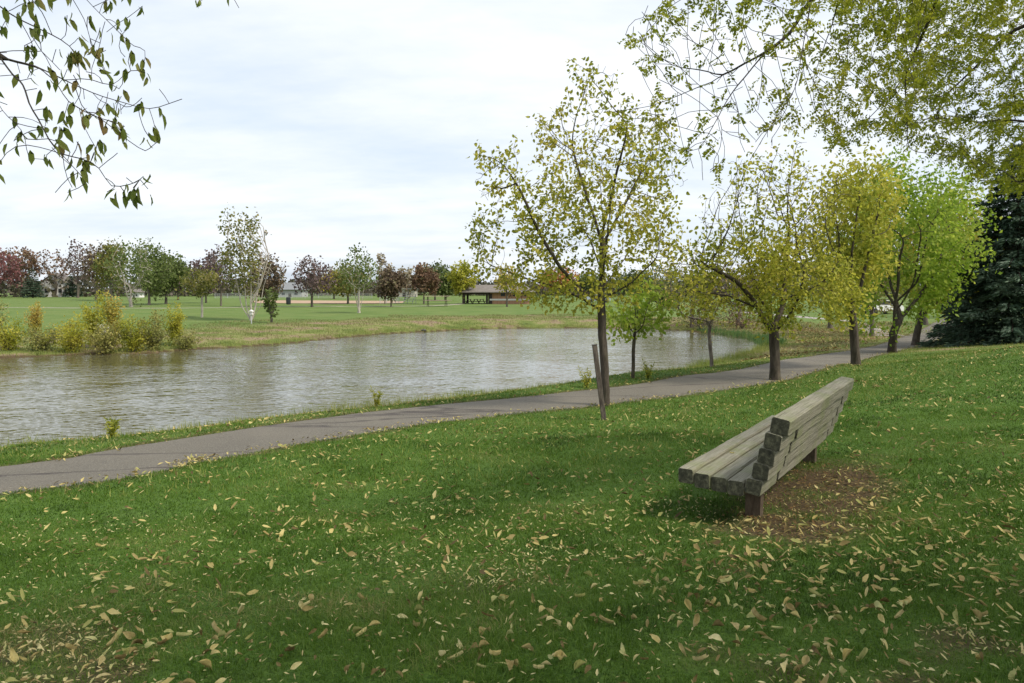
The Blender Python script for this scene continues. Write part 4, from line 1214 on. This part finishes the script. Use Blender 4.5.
FT = [
    ('maple_tree', 'crimson maple farthest from the pavilion behind the field', -2, 298, 246, 22, 'red', 7, .8),
    ('maple_tree', 'dull red brown tree beside the crimson maple', 22, 297, 249, 20, 'russet', 7, .9),
    ('oak_tree', 'russet open tree standing over the white gabled house', 56, 297, 250, 22, 'russet', 7, .3),
    ('ash_tree', 'grey brown nearly bare tree right of the white house', 78, 298, 243, 20, 'purple', 5, .45),
    ('oak_tree', 'thin brown tree with sparse top left of the big green trees', 96, 300, 243, 20, 'brown', 7, .9),
    ('ash_tree', 'olive brown tree close beside the multi stemmed green tree', 111, 301, 242, 20, 'olive', 8, 1),
    ('shade_tree', 'round green tree with dark trunk just right of the multi stemmed one', 149, 305, 246, 24, 'green', 10, 1.1),
    ('shade_tree', 'deep green round tree behind the yellow topped small tree', 166, 304, 251, 24, 'green', 10, 1.1),
    ('oak_tree', 'purple brown dark tree showing behind the yellow topped tree', 178, 300, 262, 16, 'purple', 7, 1),
    ('maple_tree', 'maroon tree left of the pale tree with the birdhouse', 206, 303, 258, 16, 'purple', 7, 1),
    ('ash_tree', 'grey sparse tall tree just left of the leaning pale birch', 221, 306, 246, 17, 'purple', 5, .5),
    ('oak_tree', 'rusty brown tree behind the bare side of the pale birch', 266, 307, 258, 18, 'brown', 8, .9),
    ('ash_tree', 'purplish open crowned tree alone at the clay infield edge', 312, 307, 259, 22, 'purple', 7, .8),
    ('maple_tree', 'orange gold low tree glowing behind the clay infield', 334, 299, 273, 16, 'gold', 8, 1),
    ('shade_tree', 'olive tree with two dark trunks behind the pale stemmed one', 348, 304, 266, 20, 'olive', 8, 1),
    ('oak_tree', 'brown olive oval tree between the tall poplar and bleachers', 391, 307, 269, 14, 'brown', 9, 1.1),
    ('poplar_tree', 'tall thin pale poplar rising above the brown oval tree', 385, 304, 253, 9, 'tan', 4, .6),
    ('poplar_tree', 'pale tan sparse tree beside the metal bleachers', 405, 300, 266, 10, 'tan', 4, .6),
    ('oak_tree', 'russet brown tree standing between bleachers and picnic table', 424, 304, 267, 15, 'russet', 9, 1.0),
    ('shade_tree', 'tall dark green tree behind the smaller rounded green one', 435, 300, 261, 16, 'dark', 9, 1.1),
    ('shade_tree', 'small rounded grey green tree beside the picnic table', 445, 301, 274, 13, 'green', 9, 1.1),
    ('maple_tree', 'yellow green tree at the open end of the pavilion', 463, 304, 265, 15, 'yg', 9, 1.0),
    ('young_tree', 'small yellowing tree in front of the pavilion brick wall', 507, 307, 262, 17, 'gold', 6, .7),
    ('maple_tree', 'orange red tree behind the right end of the pavilion', 556, 298, 266, 22, 'orange', 8, 1),
    ('shade_tree', 'dark green tree behind the parked car', 592, 297, 275, 18, 'dark', 9, 1),
    ('shade_tree', 'deep green tree showing behind the slim young tree', 638, 302, 270, 20, 'dark', 9, 1),
    ('shade_tree', 'dull green tree on the far shore left of the brown scrub', 662, 320, 268, 26, 'green', 9, 1.),
    ('oak_tree', 'olive gold tree leaning over the head of the inlet', 692, 328, 258, 34, 'olive', 8, .8),
    ('ash_tree', 'brownish open tree beyond the reeds of the inlet', 738, 326, 262, 34, 'brown', 7, .7),
    ('shade_tree', 'olive tree on the leaf strewn slope beyond the path', 830, 328.5, 250, 40, 'olive', 8, .9),
    ('shade_tree', 'olive green tree beside the branching side path', 872, 336, 240, 42, 'olive', 8, .9),
    ('shade_tree', 'mid green tree beyond the far bend of the path', 926, 325, 235, 40, 'green', 8, .9),
    ('shade_tree', 'dark green tree far behind the leaf strewn slope', 790, 312, 262, 30, 'dark', 8, 1),
    ('shade_tree', 'deep green tree far beyond the spruce', 965, 318, 225, 42, 'dark', 8, 1),
    ('shade_tree', 'far dark green tree between slope and side path', 850, 308, 258, 26, 'dark', 8, 1),
]
for i, (nm_, lb, px, py, tp, hw, lf, per, dn) in enumerate(FT):
    far_tree(nm_, lb, px, py, tp, hw, lf, 100 + i, nA=220 if hw < 18 else 300, per=per, dens=dn * 1.6, ybot=281 if px in (22, 56, 78) else None)
# named ones with a particular build
far_tree('shade_tree', 'large green tree with several pale pinkish stems near the shrubs', 131, 307, 238, 30, 'green', 201, 220, 10, bark=BARK_P, stems=3, ybot=292)
far_tree('shade_tree', 'green tree with white forked stems on the far bank', 359, 313, 253, 26, 'green', 202, 200, 9, bark=BARK_P, stems=3, ybot=292)
far_tree('small_tree', 'small yellow topped olive tree with thin pale trunk on the bank', 202, 317.5, 266, 20, 'olive', 203, 160, 10, bark=BARK_P, ybot=298)
far_tree('birch_tree', 'tall pale stemmed birch, leafy on one side and bare on the other', 251, 320.5, 212, 29, 'olive', 204, 700, 9, bark=BARK_P, stems=5, ybot=305, cxoff=0,
         prob=lambda p: np.clip(1.0 - 1.0 * sstep(252, 264, pxy(p)[0]), .02, 1), inner=.1, ls=.22, r0=.026)
far_tree('sapling', 'tiny green sapling to the right of the birdhouse', 271.5, 323, 290, 8, 'green', 205, 60, 5, ybot=318)
for sx_, sy_, st_, sr_, lb in ((33, 298, 268, 10, 'dark pointed fir in front of the white house'), (73, 297, 272, 9, 'small blue green fir right of the white house')):
    b = gp(sx_, sy_); spruce('fir_tree', lb, b, (sy_ - st_) / FPX * b[1], sr_ / FPX * b[1], int(sx_), .55, .35, n_tier=14)

# distant belt of woodland
n = 42000; ang = RNG.uniform(R(-62), R(68), n); rr_ = RNG.uniform(255, 300, n)
x = rr_ * np.sin(ang); y = rr_ * np.cos(ang)
hmax = 5.2 + 2.2 * wob(ang * 100, ang * 60, .5, 1.) + 1.6 * wob(ang * 100, ang * 60, 1.7, 4.) + 4 * sstep(.15, .4, ang)
z = -2.7 + hmax * RNG.uniform(0, 1, n) ** .8
belt = leaves('distant_woodland', np.c_[x, y, z], 1.1, mat_leaf('woodland_leaves', [(.04, .05, .03), (.08, .08, .05), (.11, .09, .07), (.13, .13, .06)], .2, .03), None, 'blob', .2)
tag(belt, kind='stuff')

# ------------------------------------------------------------------ shrubs on the near left of the far bank
def shrub(label, px, py, top, hw, leaf, seed, name='willow_shrub', nst=9, per=26, ls=.11):
    b = gp(px, py); Y = b[1]; rng = np.random.default_rng(seed); h = (py - top) / FPX * Y; r_ = hw / FPX * Y
    root = thing(name, label, 'shrub', b, 0, 'yellowing shrubs along the pond bank')
    V = []; F = []; off = 0; pts = []
    for k in range(nst):
        a = rng.uniform(0, 6.28); q = rng.uniform(.2, 1) ** .6; hh = h * (1.05 - .45 * q) * rng.uniform(.45, 1.1)
        e = np.array([math.cos(a) * r_ * q, math.sin(a) * r_ * q, hh]); s = np.linspace(0, 1, 7)[:, None]
        P_ = e * s; P_[:, :2] *= s ** .5; P_ += rng.normal(0, .02, P_.shape); P_[0, 2] = -.1
        v, f = tube_np(P_, np.linspace(.022, .005, 7), 4); V.append(v); F.append(f + off); off += len(v)
        m_ = int(per * hh / .5)
        u = rng.uniform(.15, 1.02, m_); base_ = np.stack([np.interp(u, s[:, 0], P_[:, c_]) for c_ in range(3)], -1)
        pts.append(base_ + rng.normal(0, 1, (m_, 3)) * (.05 + .16 * (1 - u) * r_ + .06 * r_)[:, None])
    link('stems', mesh_np('stems', np.concatenate(V), [np.concatenate(F)], BARK_G), root)
    leaves('foliage', np.concatenate(pts), ls, L[leaf], root, 'kite', .1, 0, rng)
SHR = [
    ('spreading olive shrub at the far end of the bank', -14, 346, 292, 34, 'scrub', 14, 'shrub'),
    ('leafy green shrub leaning in above the rough bank', 8, 350, 312, 22, 'yg', 12, 'shrub'),
    ('small bright yellow shrub growing alone on the bank in front of the fir', 36, 333, 298, 9, 'gold', 8, 'shrub'),
    ('low olive shrub near the water below the bright yellow one', 44, 351, 320, 24, 'scrub', 14, 'shrub'),
    ('broad yellow green shrub rooted at the waterline', 72, 352, 312, 22, 'yg', 14, 'shrub'),
    ('tall feathery yellow green sapling, the taller one of the thicket', 96, 348, 281, 13, 'yg', 8, 'willow_shrub'),
    ('slender yellow sapling with upright tips in the thicket', 114, 346, 283, 11, 'gold', 7, 'willow_shrub'),
    ('dense low olive shrub between the two tall saplings and the rock', 106, 353, 318, 22, 'scrub', 14, 'shrub'),
    ('yellowish shrub below the multi stemmed green tree', 134, 352, 306, 18, 'yg', 12, 'shrub'),
    ('rounded yellow shrub near the end of the thicket', 152, 350, 308, 18, 'scrub', 12, 'shrub'),
    ('upright yellow green shrub at the outer edge of the thicket', 175, 346, 298, 12, 'yg', 9, 'willow_shrub'),
    ('low straggling olive shrub where the thicket ends at the water', 186, 349, 328, 14, 'scrub', 9, 'shrub'),
]
for i, (lb, px, py, tp, hw, lf, ns, nm_) in enumerate(SHR): shrub(lb, px, py, tp, hw, lf, 300 + i, nm_, ns + 9, per=36, ls=.12)
shrub('brown leafed scrub at the head of the inlet', 700, 330, 290, 30, 'brown', 331, 'shrub', 18)
shrub('reddish brown scrub behind the reeds', 742, 329, 298, 24, 'russet', 332, 'shrub', 16)
shrub('olive scrub on the far shore behind the slim young tree', 640, 322, 296, 24, 'olive', 333, 'shrub', 16)

def weed(label, px, py, h, seed):
    b = gp(px, py); rng = np.random.default_rng(seed); root = thing('tall_weed', label, 'weed', b, 0, 'tall weeds on the water verge')
    V = []; F = []; off = 0; pts = []; ax = []
    for k in range(7):
        a = rng.uniform(0, 6.28); l = h * rng.uniform(.6, 1.05); s = np.linspace(0, 1, 6)[:, None]
        q = np.array([math.cos(a) * .35 * l, math.sin(a) * .35 * l, l]) * s; q[0, 2] = -.05
        v, f = tube_np(q, np.linspace(.008, .002, 6), 4); V.append(v); F.append(f + off); off += len(v)
        u = rng.uniform(.1, 1, 26); pts.append(np.stack([np.interp(u, s[:, 0], q[:, c_]) for c_ in range(3)], -1)); ax.append(rng.normal(0, 1, (26, 3)))
    link('stems', mesh_np('stems', np.concatenate(V), [np.concatenate(F)], SH, rnd=np.zeros(off)), root)
    leaves('foliage', np.concatenate(pts), .09, L['yg'], root, 'narrow', -.2, 0, rng, axis=np.concatenate(ax))
weed('bushy green weed beside the pond left of the stake', 586, 388, .5, 1)
weed('green weed at the foot of the slim young tree', 648, 379, .5, 2)
weed('small green weed at the waterline above the middle of the path', 376, 408, .4, 3)
weed('low weed sprouting at the waterline nearest the path start', 112, 438, .35, 4)

# ------------------------------------------------------------------ buildings and small things
ROOF = mat_plain('grey_shingles', (.17, .15, .135), .9, .2, 3)
WHITE = mat_plain('white_siding', (.72, .7, .68), .7, .06, 2)
DARKW = mat_plain('dark_timber', (.045, .035, .03), .8)
GLASS = mat_plain('dark_glass', (.03, .035, .04), .2)
m, t, b = nt('red_brick')
bt = nd(t, 'ShaderNodeTexBrick'); bt.inputs['Scale'].default_value = 2.2; bt.inputs['Color1'].default_value = (.42, .22, .13, 1); bt.inputs['Color2'].default_value = (.34, .17, .10, 1); bt.inputs['Mortar'].default_value = (.35, .3, .26, 1)
tc = nd(t, 'ShaderNodeTexCoord'); t.links.new(tc.outputs['Object'], bt.inputs['Vector']); t.links.new(bt.outputs[0], b.inputs['Base Color']); b.inputs['Roughness'].default_value = .9
BRICK = m
def hip_roof(mb, x0, x1, y0, y1, z, h, inset, th=.14):
    ym = (y0 + y1) / 2
    V = [(x0, y0, z), (x1, y0, z), (x1, y1, z), (x0, y1, z), (x0 + inset, ym, z + h), (x1 - inset, ym, z + h), (x0, y0, z - th), (x1, y0, z - th), (x1, y1, z - th), (x0, y1, z - th)]
    mb.add(V, [(0, 1, 5, 4), (1, 2, 5), (2, 3, 4, 5), (3, 0, 4), (6, 9, 8, 7), (0, 6, 7, 1), (1, 7, 8, 2), (2, 8, 9, 3), (3, 9, 6, 0)])
b = gp(463, 304); s = b[1] / FPX   # metres per pixel there
pav = thing('picnic_pavilion', 'open sided picnic pavilion with grey hipped roof and brick end room', 'pavilion', b, R(-2))
mb = MB(); eave = 12.2 * s; hip_roof(mb, -.8 * s * 1, 72 * s, -1.2, 7.5, eave, 7 * s, 11 * s); mb.build('roof', ROOF, pav)
for xq in (1.2, 24):
    for yq in (0, 6.2):
        mb = MB(); mb.box((xq * s, yq, eave / 2 - .1), (.34, .34, eave - .14 + .1)); mb.build('post', DARKW, pav)
mb = MB(); mb.box((12.6 * s, -.05, eave - .3), (24 * s, .18, .26)); mb.build('beam', DARKW, pav)
mb = MB(); mb.box((47 * s, 3.1, eave / 2 - .12), (40 * s, 6.4, eave - .1)); wl = mb.build('wall', BRICK, pav)
mb = MB(); mb.box((47 * s, -.16, eave * .36), (40.4 * s, .12, .28)); mb.build('wall_band', WHITE, pav)
for xq in (40, 52, 63):
    mb = MB(); mb.box((xq * s, -.13, eave * .76), (4.2 * s, .06, .5)); mb.build('window', GLASS, wl)
mb = MB(); mb.box((27.5 * s, -.15, eave * .42), (3.4 * s, .1, eave * .84)); mb.build('door', DARKW, wl)

TIMB = mat_plain('table_wood', (.33, .27, .2), .85)
def picnic_table(label, loc, rz, sc_=1.0, mat=TIMB, group='picnic tables'):
    r = thing('picnic_table', label, 'picnic table', loc, rz, group)
    mb = MB(); mb.box((0, 0, .74 * sc_), (1.9 * sc_, .8 * sc_, .06)); mb.build('table_top', mat, r)
    for sg in (-1, 1):
        mb = MB(); mb.box((0, sg * .72 * sc_, .44 * sc_), (1.9 * sc_, .28 * sc_, .05)); mb.build('bench_seat', mat, r)
        mb = MB(); mb.box((sg * .65 * sc_, 0, .40 * sc_), (.06, 1.55 * sc_, .08))
        for q in (-1, 1): mb.tube([(sg * .65 * sc_, q * .2 * sc_, .70 * sc_), (sg * .65 * sc_, q * .62 * sc_, -.05)], .045, 6)
        mb.build('leg_frame', DARKW, r)
for i, xq in enumerate((5, 12, 18)):
    pq = b + np.array([xq * s, 3.0, 0]); pq[2] = float(H(pq[0], pq[1]))
    picnic_table(['picnic table nearest the open end of the pavilion', 'middle picnic table under the pavilion roof', 'picnic table under the roof beside the brick room'][i], pq, R(90))
bt_ = gp(437, 306.5); picnic_table('pale wooden picnic table standing out on the lawn near the russet tree', bt_, R(12), 2.0)

# bleachers
MET = mat_plain('galvanised_metal', (.42, .44, .45), .5, .1)
b = gp(404, 303.8); r = thing('bleachers', 'small grey metal bleachers beside the ball field', 'bleachers', b, R(170))
for k in range(4):
    mb = MB(); mb.box((0, -.6 * k, .45 + .38 * k), (3.4, .3, .06)); mb.build('seat_row', MET, r)
for sx_ in (-1.5, 0, 1.5):
    mb = MB(); mb.tube([(sx_, .1, .3), (sx_, -1.9, 1.55)], .04, 6); mb.tube([(sx_, .05, -.1), (sx_, .05, .42)], .04, 6); mb.tube([(sx_, -1.85, -.1), (sx_, -1.85, 1.5)], .04, 6); mb.build('support', MET, r)
mb = MB(); mb.tube([(-1.65, -2.05, 1.6), (-1.65, -2.05, 2.5), (1.65, -2.05, 2.5), (1.65, -2.05, 1.6)], .035, 6); mb.build('guard_rail', MET, r)
# backstop fence
def mesh_fence(name, label, a, c_, h, n, cat='fence'):
    a = np.array(a); c_ = np.array(c_); r = thing(name, label, cat, a); d = c_ - a
    for k in range(n + 1):
        p = d * k / n; p[2] = float(H(*(a + p)[:2])) - a[2]
        mb = MB(); mb.tube([p + [0, 0, -.1], p + [0, 0, h]], .05, 6); mb.build('post', MET, r)
    mb = MB()
    for zz_ in np.linspace(.1, h - .03, 7): mb.tube([np.array([0, 0, zz_]), d + [0, 0, zz_]], .016, 4)
    for k in range(n * 7): p = d * (k + .5) / (n * 7); mb.tube([p + [0, 0, .05], p + [0, 0, h - .03]], .012, 3)
    mb.build('wire_mesh', MET, r)
mesh_fence('backstop_fence', 'tall wire backstop fence behind the home plate end of the infield', gp(380, 303.5), gp(399, 303), 3.2, 3)
mesh_fence('outfield_fence', 'long low wire fence along the back of the ball field', gp(215, 298.2), gp(372, 298.6), 1.3, 12)
# birdhouse
b = gp(251.5, 324); r = thing('birdhouse', 'little white birdhouse on a thin post below the pale birch', 'birdhouse', b); s = b[1] / FPX
mb = MB(); mb.tube([(0, 0, -.2), (0, 0, 9.5 * s)], .045, 6); mb.build('post', MET, r)
mb = MB(); mb.box((0, 0, 11 * s), (2.6 * s, .2, 3.2 * s)); mb.build('box', WHITE, r)
mb = MB(); mb.add([(-2.1 * s, -.2, 12.5 * s), (2.1 * s, -.2, 12.5 * s), (2.1 * s, .2, 12.5 * s), (-2.1 * s, .2, 12.5 * s), (0, -.2, 14.2 * s), (0, .2, 14.2 * s)], [(0, 1, 4), (3, 5, 2), (0, 4, 5, 3), (1, 2, 5, 4), (0, 3, 2, 1)]); mb.build('roof', WHITE, r)
# litter bin
b = gp(288.5, 304.5); r = thing('trash_barrel', 'small dark trash barrel at the edge of the infield', 'trash can', b)
mb = MB(); mb.tube([(0, 0, 0), (0, 0, .15), (0, 0, .5), (0, 0, .85), (0, 0, 1.1)], np.array([.32, .36, .37, .36, .34]), 12); mb.build('barrel', GLASS, r)
mb = MB(); mb.tube([(0, 0, 1.1), (0, 0, 1.16)], np.array([.38, .3]), 12); mb.build('lid', GLASS, r)

def house(label, px, py, wpx, hpx, roofpx, wallm, roofm, rz=0., gable='front', windows=((-.28, .45), (.25, .45)), name='house'):
    b = gp(px, py); s = b[1] / FPX; r = thing(name, label, 'house', b, rz); W_, H_, Rf = wpx * s, hpx * s, roofpx * s; D = W_ * .9
    mb = MB()
    x0, x1 = -W_ / 2, W_ / 2
    if gable == 'front':
        V = [(x0, 0, -.3), (x1, 0, -.3), (x1, 0, H_), (0, 0, H_ + Rf), (x0, 0, H_), (x0, D, -.3), (x1, D, -.3), (x1, D, H_), (0, D, H_ + Rf), (x0, D, H_)]
        mb.add(V, [(0, 1, 2, 3, 4), (9, 8, 7, 6, 5), (1, 6, 7, 2), (0, 4, 9, 5), (2, 7, 8, 3), (4, 3, 8, 9)]); wo = mb.build('wall', wallm, r)
        mb = MB(); o_ = .5
        for sg in (-1, 1):
            a = np.array([sg * (W_ / 2 + o_), -o_, H_ - o_ * Rf / (W_ / 2) + .05]); k_ = np.array([0, -o_, H_ + Rf + .05]); dd = np.array([0, D + 2 * o_, 0]); th_ = np.array([0, 0, .22])
            mb.add([a, k_, k_ + dd, a + dd, a + th_, k_ + th_, k_ + dd + th_, a + dd + th_], [(0, 1, 2, 3), (4, 7, 6, 5), (0, 4, 5, 1), (3, 2, 6, 7), (0, 3, 7, 4), (1, 5, 6, 2)])
        mb.build('roof', roofm, r)
    else:
        mb.box((0, D / 2, H_ / 2 - .15), (W_, D, H_ + .3)); wo = mb.build('wall', wallm, r)
        mb = MB(); hip_roof(mb, x0 - .6, x1 + .6, -.6, D + .6, H_ + .16, Rf, W_ * .2); mb.build('roof', roofm, r)
    for fx, fz in windows:
        mb = MB(); mb.box((fx * W_, -.04, fz * H_), (W_ * .13, .06, H_ * .28)); wv = mb.build('window', GLASS, wo)
    mb = MB(); mb.box((.0 * W_, -.04, .27 * H_), (W_ * .12, .06, H_ * .5)); mb.build('door', DARKW, wo)
    return r
house('white gabled house half hidden behind russet trees', 54, 297, 24, 14, 9, WHITE, ROOF, R(8))
house('pale garden house glimpsed beneath the big green tree', 134, 297.5, 11, 5, 3, WHITE, ROOF, 0, 'hip')
house('grey roofed house behind the ball field', 290, 297, 24, 7, 7, mat_plain('grey_siding', (.38, .38, .38), .8, .08), mat_plain('slate_roof', (.2, .21, .22), .9), 0, 'hip')
house('pale house partly seen behind the trees past the bleachers', 404, 297, 22, 8, 5, mat_plain('beige_siding', (.4, .37, .32), .8, .08), ROOF, 0, 'hip')

# parked car
def car(label, b, rz, colr):
    r = thing('parked_car', label, 'car', b, rz); CM = mat_plain('car_paint', colr, .3, .04, 1, 0, .5)
    def prism(prof, hw):
        n_ = len(prof); V = [(x_, -hw, z_) for x_, z_ in prof] + [(x_, hw, z_) for x_, z_ in prof]
        return V, [tuple(range(n_)), tuple(reversed(range(n_, 2 * n_)))] + [(i_, i_ + n_, (i_ + 1) % n_ + n_, (i_ + 1) % n_) for i_ in range(n_)]
    mb = MB(); mb.add(*prism([(-2.25, .35), (2.25, .35), (2.3, .7), (2.1, .92), (1.15, 1.0), (-2.1, 1.02), (-2.3, .75)], .88)); mb.build('body', CM, r)
    mb = MB(); mb.add(*prism([(1.1, 1.0), (.45, 1.42), (-1.4, 1.45), (-2.0, 1.02)], .78)); mb.build('windows', GLASS, r)
    mb = MB(); mb.add(*prism([(.5, 1.425), (.4, 1.5), (-1.35, 1.53), (-1.5, 1.445)], .76)); mb.build('roof', CM, r)
    for sx_ in (-1.4, 1.4):
        for sy_ in (-1, 1):
            mb = MB(); mb.tube([(sx_, sy_ * .72, .33), (sx_, sy_ * .92, .33)], .33, 14); mb.build('wheel', GLASS, r)
b = gp(598, 302.5); car('silver blue car parked beyond the pond behind the lone tree', b, R(5), (.35, .4, .48))
b = gp(880, 314); car('white car parked beyond the side path behind the green crowns', b, R(15), (.7, .7, .7))

# rocks
def rock(label, px, py, r_, seed, mat):
    rng = np.random.default_rng(seed); b = gp(px, py); V = []; nu, nv = 12, 8; k_ = rng.normal(0, 1.6, (5, 3)); ph = rng.uniform(0, 6, 5)
    for a in range(1, nv):
        for c_ in range(nu):
            tt, pp = math.pi * a / nv, 2 * math.pi * c_ / nu; d = np.array([math.sin(tt) * math.cos(pp), math.sin(tt) * math.sin(pp), math.cos(tt)])
            V.append(d * r_ * np.array([1.3, 1, .7]) * (1 + .13 * np.sin(k_ @ d * 1.5 + ph).sum() / 2))
    V.append((0, 0, r_ * .7)); V.append((0, 0, -r_ * .7)); F = []
    for a in range(nv - 2):
        for c_ in range(nu): F.append((a * nu + c_, (a + 1) * nu + c_, (a + 1) * nu + (c_ + 1) % nu, a * nu + (c_ + 1) % nu))
    for c_ in range(nu): F.append((c_, (c_ + 1) % nu, len(V) - 2)); F.append(((nv - 2) * nu + (c_ + 1) % nu, (nv - 2) * nu + c_, len(V) - 1))
    mb = MB(); mb.add(V, F); o = mb.build('boulder', mat, None, True); o.location = Vector([float(q) for q in b + np.array([0, 0, r_ * .15])]); tag(o, label, 'rock')
RK = mat_plain('pale_rock', (.42, .4, .37), .9, .3, 5, .5)
rock('pale flat boulder showing among the thicket of shrubs', 105, 334, .7, 1, RK)
rock('small pale rock beside the flat boulder in the shrubs', 117, 338, .32, 2, RK)
rock('dark rock at the far waterline', 424, 331, .16, 3, mat_plain('dark_rock', (.09, .085, .075), .9, .3, 5, .5))
